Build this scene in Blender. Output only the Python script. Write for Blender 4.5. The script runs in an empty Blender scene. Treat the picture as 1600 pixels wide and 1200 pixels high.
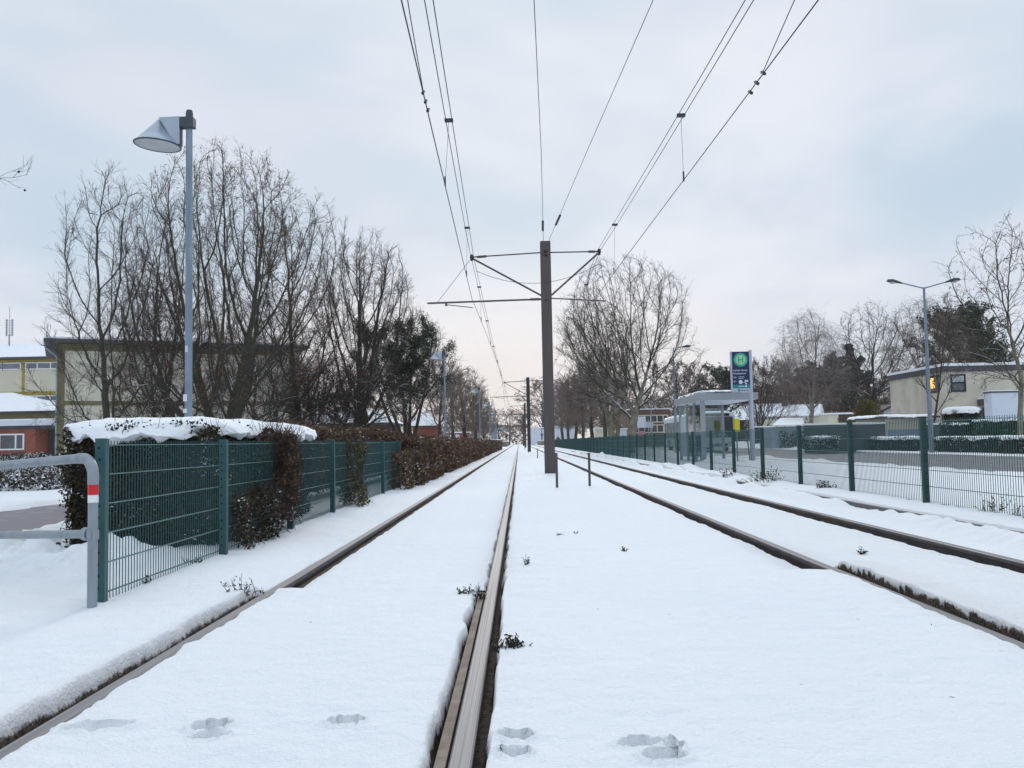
import bpy, math, random
import numpy as np
from mathutils import Matrix, Vector
R = math.radians
C = bpy.context.scene.collection
sc = bpy.context.scene

# ------------------------------------------------------------------ camera
F = 1430.0; CAMH = 0.98; ROLL = 0.0195; VX, VY = 811.0, 690.0
def _n(v): return v / np.linalg.norm(v)
_d = _n(np.array([(VX-800)/F, -(VY-600)/F, -1.0]))
_u = np.array([-ROLL, 1.0, 0.0]); _u = _n(_u - _d*np.dot(_u, _d))
_x = np.cross(_d, _u)
M = np.array([_x, _d, _u])                 # camera coords -> world (X right, Y along the track, Z up)
cam = bpy.data.cameras.new('camera'); camo = bpy.data.objects.new('camera', cam); C.objects.link(camo)
mw = Matrix([[*M[0], 0], [*M[1], 0], [*M[2], CAMH], [0, 0, 0, 1]])
camo.matrix_world = mw
cam.sensor_width = 36; cam.lens = F/1600*36; cam.clip_end = 3000; cam.clip_start = 0.05
sc.camera = camo
def ray(px, py):
    c = np.array([(px-800)/F, -(py-600)/F, -1.0]); return M @ c
def at(px, py, Y):
    r = ray(px, py); t = Y/r[1]; return np.array([r[0]*t, Y, CAMH+r[2]*t])
def gd(px, py, z=0.0):
    r = ray(px, py); t = (z-CAMH)/r[2]; return np.array([r[0]*t, r[1]*t, z])

# ------------------------------------------------------------------ world, sun, exposure
w = bpy.data.worlds.new("World"); sc.world = w; w.use_nodes = True
nt = w.node_tree; nt.nodes.clear()
def N(t, **k):
    n = nt.nodes.new(t)
    for a, b in k.items(): setattr(n, a, b)
    return n
L = lambda a, b: nt.links.new(a, b)
out = N('ShaderNodeOutputWorld'); bg = N('ShaderNodeBackground'); L(bg.outputs[0], out.inputs[0])
tc = N('ShaderNodeTexCoord'); sep = N('ShaderNodeSeparateXYZ'); L(tc.outputs['Generated'], sep.inputs[0])
def MA(op, a, b=None, clamp=False):
    n = N('ShaderNodeMath', operation=op); n.use_clamp = clamp
    for i, v in enumerate((a, b)):
        if v is None: continue
        if isinstance(v, (int, float)): n.inputs[i].default_value = v
        else: L(v, n.inputs[i])
    return n.outputs[0]
zc = MA('MAXIMUM', sep.outputs[2], 0.0)
den = MA('ADD', zc, 0.22)
comb = N('ShaderNodeCombineXYZ'); L(MA('DIVIDE', sep.outputs[0], den), comb.inputs[0]); L(MA('DIVIDE', sep.outputs[1], den), comb.inputs[1])
def noise(scale, detail, off, rough=0.55, dist=0.3):
    mp = N('ShaderNodeMapping'); mp.inputs['Location'].default_value = off
    L(comb.outputs[0], mp.inputs[0])
    n = N('ShaderNodeTexNoise'); n.inputs['Scale'].default_value = scale; n.inputs['Detail'].default_value = detail
    n.inputs['Roughness'].default_value = rough; n.inputs['Distortion'].default_value = dist
    L(mp.outputs[0], n.inputs['Vector']); return n.outputs[0]
def mapr(v, a, b, c=0.0, d=1.0):
    n = N('ShaderNodeMapRange'); n.interpolation_type = 'SMOOTHSTEP'
    for i, x in enumerate((a, b, c, d)): n.inputs[i+1].default_value = x
    L(v, n.inputs[0]); return n.outputs[0]
def mix(f, a, b):
    n = N('ShaderNodeMix', data_type='RGBA')
    if isinstance(f, float): n.inputs[0].default_value = f
    else: L(f, n.inputs[0])
    for i, v in ((6, a), (7, b)):
        if isinstance(v, tuple): n.inputs[i].default_value = (*v, 1)
        else: L(v, n.inputs[i])
    return n.outputs[2]
n1 = noise(1.0, 4, (3.1, 1.7, 0)); n2 = noise(0.75, 3, (-7.3, 4.2, 2)); n3 = noise(2.6, 5, (1, 9, 4))
c = mix(mapr(n1, 0.36, 0.66), (0.555, 0.675, 0.80), (0.78, 0.83, 0.92))
c = mix(mapr(n2, 0.50, 0.72, 0, 0.6), c, (0.85, 0.845, 0.92))
c = mix(mapr(n3, 0.50, 0.75, 0, 0.30), c, (0.60, 0.70, 0.80))
c = mix(mapr(zc, 0.02, 0.25, 0.50, 0.0), c, (0.84, 0.85, 0.90))          # paler to the horizon
# warm glow low over the end of the line
az = N('ShaderNodeVectorMath', operation='DOT_PRODUCT'); L(tc.outputs['Generated'], az.inputs[0]); az.inputs[1].default_value = (-0.03, 0.9985, 0.05)
c = mix(MA('MULTIPLY', mapr(az.outputs['Value'], 0.93, 1.0), mapr(zc, 0.01, 0.22, 0.75, 0.0)), c, (0.95, 0.86, 0.815))
sky = N('ShaderNodeTexSky', sky_type='NISHITA'); sky.sun_disc = False
sky.sun_elevation = R(24); sky.sun_rotation = R(0); sky.dust_density = 2.0
skm = N('ShaderNodeVectorMath', operation='SCALE'); skm.inputs['Scale'].default_value = 0.10; L(sky.outputs[0], skm.inputs[0])
c = mix(0.03, c, skm.outputs[0])
zs = N('ShaderNodeVectorMath', operation='SCALE'); L(c, zs.inputs[0]); L(mapr(zc, 0.45, 0.95, 1.0, 1.55), zs.inputs['Scale'])
L(zs.outputs[0], bg.inputs[0]); bg.inputs[1].default_value = 1.0
sun = bpy.data.lights.new('sun', 'SUN'); suno = bpy.data.objects.new('sun', sun); C.objects.link(suno)
sun.energy = 1.15; sun.angle = R(12); sun.color = (1.0, 0.93, 0.86)
suno.rotation_euler = (R(66), 0, R(180))      # low sun behind the cloud at the end of the line
sc.view_settings.view_transform = 'Standard'; sc.view_settings.look = 'None'
sc.view_settings.exposure = 0.0; sc.view_settings.gamma = 1.0
sc.view_settings.use_curve_mapping = False
sc.render.film_transparent = False
try:
    sc.cycles.max_bounces = 6; sc.cycles.transparent_max_bounces = 16; sc.cycles.use_denoising = True
except Exception: pass

# ------------------------------------------------------------------ materials
def nodes_of(name):
    m = bpy.data.materials.new(name); m.use_nodes = True
    t = m.node_tree; return m, t, t.nodes['Principled BSDF']
def mat(name, col, rough=0.7, var=0.12, scale=8.0, bump=0.0, metal=0.0, snow=0.0, spec=0.4, col2=None, coords='Object', stretch=None, bscale=None, snowlo=0.55):
    """procedural paint/stone/metal: noise-broken colour, optional bump; snow>0 lays snow on upward faces"""
    m, t, b = nodes_of(name); n = t.nodes; l = t.links
    tcn = n.new('ShaderNodeTexCoord'); src = tcn.outputs[coords]
    if stretch:
        mp = n.new('ShaderNodeMapping'); mp.inputs['Scale'].default_value = stretch; l.new(src, mp.inputs[0]); src = mp.outputs[0]
    nz = n.new('ShaderNodeTexNoise'); nz.inputs['Scale'].default_value = scale; nz.inputs['Detail'].default_value = 6; l.new(src, nz.inputs['Vector'])
    mr = n.new('ShaderNodeMapRange'); mr.inputs[1].default_value = 0.3; mr.inputs[2].default_value = 0.7; l.new(nz.outputs[0], mr.inputs[0])
    mx = n.new('ShaderNodeMix'); mx.data_type = 'RGBA'; l.new(mr.outputs[0], mx.inputs[0])
    c1 = tuple(x*(1-var) for x in col); c2 = col2 or tuple(min(1, x*(1+var)) for x in col)
    mx.inputs[6].default_value = (*c1, 1); mx.inputs[7].default_value = (*c2, 1)
    colout = mx.outputs[2]
    if snow > 0:
        g = n.new('ShaderNodeNewGeometry'); s = n.new('ShaderNodeSeparateXYZ'); l.new(g.outputs['Normal'], s.inputs[0])
        nz2 = n.new('ShaderNodeTexNoise'); nz2.inputs['Scale'].default_value = 1.3; nz2.inputs['Detail'].default_value = 5; l.new(tcn.outputs[coords], nz2.inputs['Vector'])
        ad = n.new('ShaderNodeMath'); ad.operation = 'MULTIPLY_ADD'; l.new(nz2.outputs[0], ad.inputs[0]); ad.inputs[1].default_value = 1.2; l.new(s.outputs[2], ad.inputs[2])
        sr = n.new('ShaderNodeMapRange'); sr.inputs[1].default_value = snowlo+0.6; sr.inputs[2].default_value = snowlo+0.75; sr.inputs[4].default_value = snow; l.new(ad.outputs[0], sr.inputs[0])
        m2 = n.new('ShaderNodeMix'); m2.data_type = 'RGBA'; l.new(sr.outputs[0], m2.inputs[0]); l.new(colout, m2.inputs[6]); m2.inputs[7].default_value = (0.80, 0.85, 0.90, 1)
        colout = m2.outputs[2]
    l.new(colout, b.inputs['Base Color'])
    b.inputs['Roughness'].default_value = rough; b.inputs['Metallic'].default_value = metal
    b.inputs['Specular IOR Level'].default_value = spec
    if bump > 0:
        nb = n.new('ShaderNodeTexNoise'); nb.inputs['Scale'].default_value = bscale or scale*4; nb.inputs['Detail'].default_value = 5; l.new(src, nb.inputs['Vector'])
        bp = n.new('ShaderNodeBump'); bp.inputs['Strength'].default_value = bump; bp.inputs['Distance'].default_value = 0.02
        l.new(nb.outputs[0], bp.inputs['Height']); l.new(bp.outputs[0], b.inputs['Normal'])
    return m
def leafmat(name, cols, rough=0.7, snow=0.0, snowlo=0.55):
    """leaves: colour picked per leaf from a ramp, translucent-looking by roughness only"""
    m, t, b = nodes_of(name); n = t.nodes; l = t.links
    g = n.new('ShaderNodeNewGeometry')
    r = n.new('ShaderNodeValToRGB'); r.color_ramp.interpolation = 'LINEAR'
    e = r.color_ramp.elements
    while len(e) < len(cols): e.new(0.5)
    for i, c_ in enumerate(cols): e[i].position = i/(len(cols)-1); e[i].color = (*c_, 1)
    l.new(g.outputs['Random Per Island'], r.inputs[0]); colout = r.outputs[0]
    if snow > 0:
        tcn = n.new('ShaderNodeTexCoord'); nz2 = n.new('ShaderNodeTexNoise'); nz2.inputs['Scale'].default_value = 2.2; nz2.inputs['Detail'].default_value = 6
        l.new(tcn.outputs['Object'], nz2.inputs['Vector'])
        s = n.new('ShaderNodeSeparateXYZ'); l.new(g.outputs['True Normal'], s.inputs[0])
        ab = n.new('ShaderNodeMath'); ab.operation = 'ABSOLUTE'; l.new(s.outputs[2], ab.inputs[0])
        ad = n.new('ShaderNodeMath'); ad.operation = 'MULTIPLY_ADD'; l.new(nz2.outputs[0], ad.inputs[0]); ad.inputs[1].default_value = 1.6; l.new(ab.outputs[0], ad.inputs[2])
        sr = n.new('ShaderNodeMapRange'); sr.inputs[1].default_value = snowlo+0.8; sr.inputs[2].default_value = snowlo+0.9; sr.inputs[4].default_value = snow; l.new(ad.outputs[0], sr.inputs[0])
        m2 = n.new('ShaderNodeMix'); m2.data_type = 'RGBA'; l.new(sr.outputs[0], m2.inputs[0]); l.new(colout, m2.inputs[6]); m2.inputs[7].default_value = (0.78, 0.83, 0.88, 1)
        colout = m2.outputs[2]
    l.new(colout, b.inputs['Base Color']); b.inputs['Roughness'].default_value = rough; b.inputs['Specular IOR Level'].default_value = 0.25
    return m
def brick(name, c1, c2, mortar, sx=4.2):
    m, t, b = nodes_of(name); n = t.nodes; l = t.links
    tcn = n.new('ShaderNodeTexCoord'); s = n.new('ShaderNodeSeparateXYZ'); l.new(tcn.outputs['Object'], s.inputs[0])
    a = n.new('ShaderNodeMath'); a.operation = 'ADD'; l.new(s.outputs[0], a.inputs[0]); l.new(s.outputs[1], a.inputs[1])
    cb = n.new('ShaderNodeCombineXYZ'); l.new(a.outputs[0], cb.inputs[0]); l.new(s.outputs[2], cb.inputs[1])
    br = n.new('ShaderNodeTexBrick'); l.new(cb.outputs[0], br.inputs['Vector']); br.inputs['Scale'].default_value = sx
    br.inputs['Color1'].default_value = (*c1, 1); br.inputs['Color2'].default_value = (*c2, 1); br.inputs['Mortar'].default_value = (*mortar, 1)
    br.inputs['Mortar Size'].default_value = 0.015; br.inputs['Row Height'].default_value = 0.3; br.inputs['Brick Width'].default_value = 0.9
    nz = n.new('ShaderNodeTexNoise'); nz.inputs['Scale'].default_value = 0.8; l.new(tcn.outputs['Object'], nz.inputs['Vector'])
    mx = n.new('ShaderNodeMix'); mx.data_type = 'RGBA'; mx.blend_type = 'MULTIPLY'; mx.inputs[0].default_value = 0.5
    l.new(br.outputs[0], mx.inputs[6]); l.new(nz.outputs[0], mx.inputs[7]); l.new(mx.outputs[2], b.inputs['Base Color'])
    b.inputs['Roughness'].default_value = 0.85
    return m
def glassmat(name, tint=(0.75, 0.85, 0.84), trans=0.8, rough=0.03):
    m, t, b = nodes_of(name); n = t.nodes; l = t.links
    tr = n.new('ShaderNodeBsdfTransparent'); tr.inputs[0].default_value = (*tint, 1)
    gl = n.new('ShaderNodeBsdfGlossy'); gl.inputs['Roughness'].default_value = rough; gl.inputs[0].default_value = (0.8, 0.85, 0.88, 1)
    nz = n.new('ShaderNodeTexNoise'); nz.inputs['Scale'].default_value = 1.5
    fr = n.new('ShaderNodeFresnel'); fr.inputs[0].default_value = 1.5
    ad = n.new('ShaderNodeMath'); ad.operation = 'MULTIPLY_ADD'; l.new(nz.outputs[0], ad.inputs[0]); ad.inputs[1].default_value = 0.12*(1-trans)*5; l.new(fr.outputs[0], ad.inputs[2])
    mx = n.new('ShaderNodeMixShader'); l.new(ad.outputs[0], mx.inputs[0]); l.new(tr.outputs[0], mx.inputs[1]); l.new(gl.outputs[0], mx.inputs[2])
    l.new(mx.outputs[0], t.nodes['Material Output'].inputs[0]); return m
def emit(name, col, s):
    m, t, b = nodes_of(name); b.inputs['Base Color'].default_value = (*col, 1)
    b.inputs['Emission Color'].default_value = (*col, 1); b.inputs['Emission Strength'].default_value = s; return m

SNOWC = (0.82, 0.85, 0.88)
def groundmat():
    m, t, b = nodes_of('snow_ground'); n = t.nodes; l = t.links
    tcn = n.new('ShaderNodeTexCoord'); P = tcn.outputs['Object']
    at_ = n.new('ShaderNodeAttribute'); at_.attribute_name = 'dirt'
    def nz(s, d=5, r=0.6, st=None):
        x = n.new('ShaderNodeTexNoise'); x.inputs['Scale'].default_value = s; x.inputs['Detail'].default_value = d; x.inputs['Roughness'].default_value = r
        if st:
            mp = n.new('ShaderNodeMapping'); mp.inputs['Scale'].default_value = st; l.new(P, mp.inputs[0]); l.new(mp.outputs[0], x.inputs['Vector'])
        else: l.new(P, x.inputs['Vector'])
        return x.outputs[0]
    def mr(v, a, b_, c_=0., d=1.):
        x = n.new('ShaderNodeMapRange')
        for i, k in enumerate((a, b_, c_, d)): x.inputs[i+1].default_value = k
        l.new(v, x.inputs[0]); return x.outputs[0]
    def mx(f, a, b_):
        x = n.new('ShaderNodeMix'); x.data_type = 'RGBA'; l.new(f, x.inputs[0])
        for i, v in ((6, a), (7, b_)):
            if isinstance(v, tuple): x.inputs[i].default_value = (*v, 1)
            else: l.new(v, x.inputs[i])
        return x.outputs[2]
    def ma(op, a, b_):
        x = n.new('ShaderNodeMath'); x.operation = op
        for i, v in enumerate((a, b_)):
            if isinstance(v, float): x.inputs[i].default_value = v
            else: l.new(v, x.inputs[i])
        return x.outputs[0]
    base = mx(mr(nz(0.35, 3), 0.3, 0.7), (0.80, 0.838, 0.872), (0.84, 0.868, 0.888))
    soil = mx(mr(nz(45), 0.35, 0.65), (0.022, 0.017, 0.014), (0.10, 0.078, 0.060))
    dsp = ma('ADD', at_.outputs['Fac'], ma('MULTIPLY', ma('SUBTRACT', nz(60, 8, 0.8), 0.5), 0.75))
    # dirty smears where attribute is middling, soil where it is high
    smear = mr(dsp, 0.15, 0.85, 0.0, 0.5)
    base = mx(smear, base, (0.50, 0.44, 0.41))
    base = mx(mr(dsp, 0.62, 0.78), base, soil)
    # tiny specks of blown leaf and grit
    v = n.new('ShaderNodeTexVoronoi'); v.inputs['Scale'].default_value = 5.0; l.new(P, v.inputs['Vector'])
    sp = ma('MULTIPLY', mr(v.outputs['Distance'], 0.055, 0.035), mr(nz(1.1), 0.50, 0.56))
    base = mx(ma('MULTIPLY', sp, 0.6), base, (0.10, 0.08, 0.06))
    l.new(base, b.inputs['Base Color']); b.inputs['Roughness'].default_value = 0.85; b.inputs['Specular IOR Level'].default_value = 0.2
    bp = n.new('ShaderNodeBump'); bp.inputs['Strength'].default_value = 0.8; bp.inputs['Distance'].default_value = 0.03
    h = ma('ADD', ma('MULTIPLY', nz(70, 4, 0.65), 0.5), ma('MULTIPLY', nz(9, 5, 0.6), 1.1))
    l.new(h, bp.inputs['Height']); l.new(bp.outputs[0], b.inputs['Normal'])
    return m
def roadmat(name, base, slush, amt, sx):
    m, t, b = nodes_of(name); n = t.nodes; l = t.links
    tcn = n.new('ShaderNodeTexCoord')
    mp = n.new('ShaderNodeMapping'); mp.inputs['Scale'].default_value = (sx, 0.05, 1); l.new(tcn.outputs['Object'], mp.inputs[0])
    a = n.new('ShaderNodeTexNoise'); a.inputs['Scale'].default_value = 1; a.inputs['Detail'].default_value = 6; l.new(mp.outputs[0], a.inputs['Vector'])
    c_ = n.new('ShaderNodeTexNoise'); c_.inputs['Scale'].default_value = 3; c_.inputs['Detail'].default_value = 8; l.new(tcn.outputs['Object'], c_.inputs['Vector'])
    s = n.new('ShaderNodeMath'); s.operation = 'ADD'; l.new(a.outputs[0], s.inputs[0]); l.new(c_.outputs[0], s.inputs[1])
    mr = n.new('ShaderNodeMapRange'); mr.inputs[1].default_value = 1.05-amt; mr.inputs[2].default_value = 1.35-amt; l.new(s.outputs[0], mr.inputs[0])
    mx = n.new('ShaderNodeMix'); mx.data_type = 'RGBA'; l.new(mr.outputs[0], mx.inputs[0]); mx.inputs[6].default_value = (*base, 1); mx.inputs[7].default_value = (*slush, 1)
    l.new(mx.outputs[2], b.inputs['Base Color']); b.inputs['Roughness'].default_value = 0.55
    return m

MT = {}
MT['ground'] = groundmat()
MT['snow'] = mat('snow', SNOWC, 0.85, 0.03, 2, 0.5, spec=0.2, bscale=25)
MT['asphalt'] = roadmat('wet_asphalt_path', (0.13, 0.115, 0.135), (0.30, 0.29, 0.32), 0.0, 1.0)
MT['road'] = roadmat('slushy_road', (0.095, 0.095, 0.105), (0.36, 0.38, 0.42), 0.0, 1.3)
MT['railside'] = mat('rusty_rail', (0.055, 0.045, 0.045), 0.65, 0.35, 6, 0.2, spec=0.5)
MT['railtop'] = mat('worn_rail_head', (0.215, 0.208, 0.210), 0.6, 0.42, 1.5, 0, metal=0.0, stretch=(90, 0.3, 1), spec=0.2)
MT['concrete'] = mat('dirty_concrete', (0.19, 0.155, 0.125), 0.85, 0.3, 10, 0.4)
MT['kerb'] = mat('kerb_stone', (0.13, 0.125, 0.125), 0.85, 0.3, 4, 0.3)
MT['greenpost'] = mat('green_powder_coat', (0.022, 0.088, 0.092), 0.45, 0.15, 5, 0, spec=0.5)
MT['greenpostR'] = mat('dark_green_powder_coat', (0.018, 0.060, 0.060), 0.5, 0.25, 4, 0, spec=0.4)
MT['wiremesh'] = mat('green_wire', (0.022, 0.085, 0.088), 0.5, 0.1, 5, 0, spec=0.4)
MT['wirebar'] = mat('green_wire_sky_reflection', (0.10, 0.20, 0.19), 0.4, 0.15, 5, 0, spec=0.5)  # sky reflecting off the horizontal rods, put into a paler green
MT['dark'] = mat('dark_hole', (0.008, 0.010, 0.010), 0.8, 0.1, 5)
MT['galv'] = mat('galvanised_steel', (0.27, 0.31, 0.345), 0.42, 0.14, 14, 0.05, metal=0.35, stretch=(1, 1, 0.3))
MT['lamppost'] = mat('weathered_blue_grey_steel', (0.20, 0.265, 0.325), 0.5, 0.22, 9, 0.06, metal=0.2, stretch=(1, 1, 0.25))
MT['lampmetal'] = mat('lamp_sheet_metal', (0.40, 0.46, 0.54), 0.28, 0.08, 6, 0, metal=0.45)
MT['lampdark'] = mat('lamp_dark_casting', (0.05, 0.065, 0.08), 0.5, 0.15, 8)
MT['lampglass'] = mat('lamp_frosted_glass', (0.42, 0.45, 0.47), 0.25, 0.12, 3, 0)
MT['mast'] = mat('mast_brown_grey_paint', (0.088, 0.074, 0.074), 0.6, 0.12, 3, 0.08, stretch=(2, 2, 0.4))
MT['mastfar'] = mat('mast_dark_paint', (0.028, 0.027, 0.030), 0.6, 0.12, 3)
MT['wire'] = mat('overhead_wire', (0.035, 0.035, 0.040), 0.5, 0.1, 3)
MT['red'] = mat('reflective_red', (0.62, 0.015, 0.02), 0.35, 0.06, 10)
MT['white'] = mat('white_paint', (0.78, 0.79, 0.80), 0.45, 0.04, 8)
MT['bark'] = mat('bark', (0.046, 0.038, 0.032), 0.9, 0.35, 5, 0.5, snow=0.95, snowlo=0.62)
MT['barkgreen'] = mat('mossy_bark', (0.050, 0.048, 0.033), 0.9, 0.35, 5, 0.5, snow=0.9, snowlo=0.66)
MT['barkplane'] = mat('plane_bark', (0.20, 0.185, 0.14), 0.85, 0.5, 2.2, 0.3, col2=(0.30, 0.27, 0.20), snow=0.6, snowlo=0.75)
MT['barkbirch'] = mat('birch_bark', (0.25, 0.23, 0.21), 0.85, 0.6, 3, 0.3, col2=(0.42, 0.40, 0.37))
MT['twig'] = mat('twig', (0.055, 0.041, 0.034), 0.9, 0.25, 2)
MT['twiggreen'] = mat('twig_olive', (0.062, 0.052, 0.034), 0.9, 0.25, 2)
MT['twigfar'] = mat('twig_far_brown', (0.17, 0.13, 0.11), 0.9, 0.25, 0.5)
MT['twigbirch'] = mat('twig_birch', (0.20, 0.165, 0.15), 0.9, 0.25, 2)
MT['leafbrown'] = leafmat('dead_leaves', [(0.10, 0.045, 0.022), (0.19, 0.085, 0.038), (0.26, 0.12, 0.05)])
MT['leafred'] = leafmat('russet_leaves', [(0.18, 0.05, 0.03), (0.30, 0.08, 0.045), (0.26, 0.11, 0.05)])
MT['leafseed'] = leafmat('seed_heads', [(0.05, 0.035, 0.025), (0.09, 0.06, 0.04)])
MT['weeddark'] = leafmat('dark_weed', [(0.012, 0.010, 0.009), (0.03, 0.024, 0.018), (0.022, 0.028, 0.014)])
MT['hedgedark'] = leafmat('dark_hedge_leaves', [(0.012, 0.013, 0.008), (0.035, 0.030, 0.016), (0.028, 0.036, 0.014), (0.075, 0.040, 0.018)], snow=0.8, snowlo=0.92)
MT['hedgebrown'] = leafmat('brown_hedge_leaves', [(0.050, 0.030, 0.018), (0.15, 0.078, 0.046), (0.10, 0.075, 0.042), (0.22, 0.115, 0.062)], snow=0.9, snowlo=0.93)
MT['hedgesnow'] = leafmat('snow_dusted_shrub_leaves', [(0.030, 0.022, 0.018), (0.09, 0.055, 0.04), (0.04, 0.05, 0.035)], snow=1.0, snowlo=0.60)
MT['hedgegreen'] = leafmat('green_hedge_leaves', [(0.012, 0.040, 0.010), (0.030, 0.085, 0.020), (0.05, 0.12, 0.03)], snow=1.0, snowlo=0.88)
MT['ivy'] = leafmat('green_climber_leaves', [(0.04, 0.055, 0.018), (0.09, 0.09, 0.03), (0.13, 0.08, 0.035)], snow=0.8, snowlo=0.95)
MT['conifer'] = leafmat('conifer_needles', [(0.010, 0.020, 0.010), (0.024, 0.040, 0.016), (0.045, 0.060, 0.022)], snow=0.9, snowlo=0.97)
MT['coniferblue'] = leafmat('dark_conifer_needles', [(0.006, 0.013, 0.010), (0.014, 0.028, 0.018), (0.030, 0.042, 0.030)], snow=0.9, snowlo=0.93)
MT['coniferolive'] = leafmat('olive_conifer_needles', [(0.05, 0.045, 0.012), (0.12, 0.095, 0.02), (0.16, 0.12, 0.03)], snow=0.7, snowlo=1.0)
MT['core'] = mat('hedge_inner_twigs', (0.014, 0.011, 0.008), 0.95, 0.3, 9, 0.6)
MT['beige'] = mat('beige_render', (0.62, 0.59, 0.49), 0.9, 0.05, 0.8, 0.1)
MT['cream'] = mat('cream_panel', (0.60, 0.57, 0.46), 0.9, 0.04, 0.7)
MT['olive'] = mat('olive_concrete_frame', (0.185, 0.165, 0.085), 0.8, 0.1, 1.5)
MT['mustard'] = mat('mustard_frame', (0.33, 0.255, 0.05), 0.75, 0.08, 1.5)
MT['fascia'] = mat('dark_roof_edge', (0.075, 0.07, 0.08), 0.7, 0.1, 2)
MT['brick'] = brick('red_brick', (0.30, 0.075, 0.05), (0.38, 0.105, 0.07), (0.30, 0.24, 0.20))
MT['brickbrown'] = brick('brown_brick', (0.15, 0.075, 0.05), (0.20, 0.10, 0.065), (0.22, 0.18, 0.15))
MT['housewall'] = brick('pale_house_brick', (0.78, 0.72, 0.59), (0.75, 0.69, 0.57), (0.70, 0.65, 0.55), 5)
MT['darkglass'] = mat('window_glass', (0.045, 0.055, 0.07), 0.08, 0.3, 0.7, 0, spec=0.9)
MT['blueglass'] = mat('sky_lit_window_glass', (0.13, 0.15, 0.20), 0.08, 0.25, 0.7, 0, spec=0.9)
MT['blind'] = mat('white_blind', (0.42, 0.50, 0.52), 0.8, 0.05, 1)
MT['whitewall'] = mat('white_wall', (0.62, 0.67, 0.74), 0.8, 0.03, 1)
MT['garagedoor'] = mat('blue_grey_door', (0.26, 0.32, 0.42), 0.6, 0.05, 1, stretch=(8, 1, 1))
MT['greywall'] = mat('grey_garden_wall', (0.075, 0.075, 0.085), 0.9, 0.15, 2, 0.3)
MT['darkwood'] = mat('dark_brown_boards', (0.055, 0.035, 0.032), 0.85, 0.2, 3)
MT['shelter'] = mat('shelter_grey_paint', (0.29, 0.315, 0.345), 0.45, 0.06, 3)
MT['shelterpale'] = mat('shelter_pale_panel', (0.42, 0.49, 0.56), 0.4, 0.06, 2)
MT['glass'] = glassmat('clear_glass')
MT['busglass'] = mat('bus_tinted_glass', (0.035, 0.05, 0.055), 0.15, 0.5, 0.8, 0, spec=0.25)
MT['buswhite'] = mat('bus_white_paint', (0.60, 0.66, 0.68), 0.35, 0.06, 2)
MT['yellow'] = mat('yellow_paint', (0.70, 0.62, 0.03), 0.5, 0.08, 3)
MT['navy'] = mat('sign_navy', (0.006, 0.020, 0.080), 0.4, 0.08, 3)
MT['signteal'] = mat('sign_teal', (0.02, 0.20, 0.24), 0.4, 0.08, 3)
MT['signgreen'] = mat('sign_green', (0.04, 0.34, 0.25), 0.4, 0.06, 3)
MT['signyellow'] = mat('sign_pale_yellow_green', (0.30, 0.60, 0.33), 0.4, 0.06, 3)
MT['signframe'] = mat('sign_frame_grey', (0.40, 0.43, 0.52), 0.4, 0.05, 3)
MT['signwhite'] = mat('sign_white', (0.66, 0.70, 0.78), 0.5, 0.04, 3)
MT['signtext'] = mat('sign_lettering', (0.60, 0.64, 0.75), 0.5, 0.04, 3)
MT['rubber'] = mat('black_rubber', (0.012, 0.012, 0.013), 0.7, 0.2, 6)
MT['fairy'] = emit('fairy_lights', (1.0, 0.55, 0.14), 1.0)
MT['roofblue'] = mat('blue_grey_canopy', (0.20, 0.27, 0.31), 0.5, 0.1, 1)
MT['pink'] = mat('faded_pink_board', (0.45, 0.20, 0.24), 0.5, 0.06, 3)

# ------------------------------------------------------------------ object helpers
def tag(o, label=None, cat=None, group=None, kind=None):
    for k, v in (('label', label), ('category', cat), ('group', group), ('kind', kind)):
        if v: o[k] = v
    return o
def thing(name, label, cat, loc=(0, 0, 0), rz=0.0, group=None):
    o = bpy.data.objects.new(name, None); C.objects.link(o); o.location = tuple(float(x) for x in loc); o.rotation_euler = (0, 0, rz)
    o.empty_display_size = 0.1
    return tag(o, label, cat, group)
def mesh_np(name, V, Fq, mats, midx=None, smooth=False):
    """V (n,3), Fq (m,k) int faces of k corners, or list of such arrays"""
    me = bpy.data.meshes.new(name)
    fl = Fq if isinstance(Fq, list) else [Fq]
    fl = [np.asarray(f, dtype=np.int32) for f in fl if len(f)]
    tot = sum(f.shape[0] for f in fl); lt = np.concatenate([np.full(f.shape[0], f.shape[1], np.int32) for f in fl])
    li = np.concatenate([f.ravel() for f in fl])
    me.vertices.add(len(V)); me.vertices.foreach_set('co', np.asarray(V, np.float32).ravel())
    me.loops.add(len(li)); me.loops.foreach_set('vertex_index', li)
    me.polygons.add(tot); me.polygons.foreach_set('loop_start', (np.cumsum(lt)-lt).astype(np.int32)); me.polygons.foreach_set('loop_total', lt)
    if midx is not None: me.polygons.foreach_set('material_index', np.asarray(midx, np.int32))
    if smooth: me.polygons.foreach_set('use_smooth', np.ones(tot, bool))
    for m in mats: me.materials.append(m)
    me.update(calc_edges=True); me.validate()
    return me
def link(name, me, parent=None, loc=None):
    o = bpy.data.objects.new(name, me); C.objects.link(o)
    if parent is not None: o.parent = parent
    if loc is not None: o.location = loc
    return o
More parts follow.
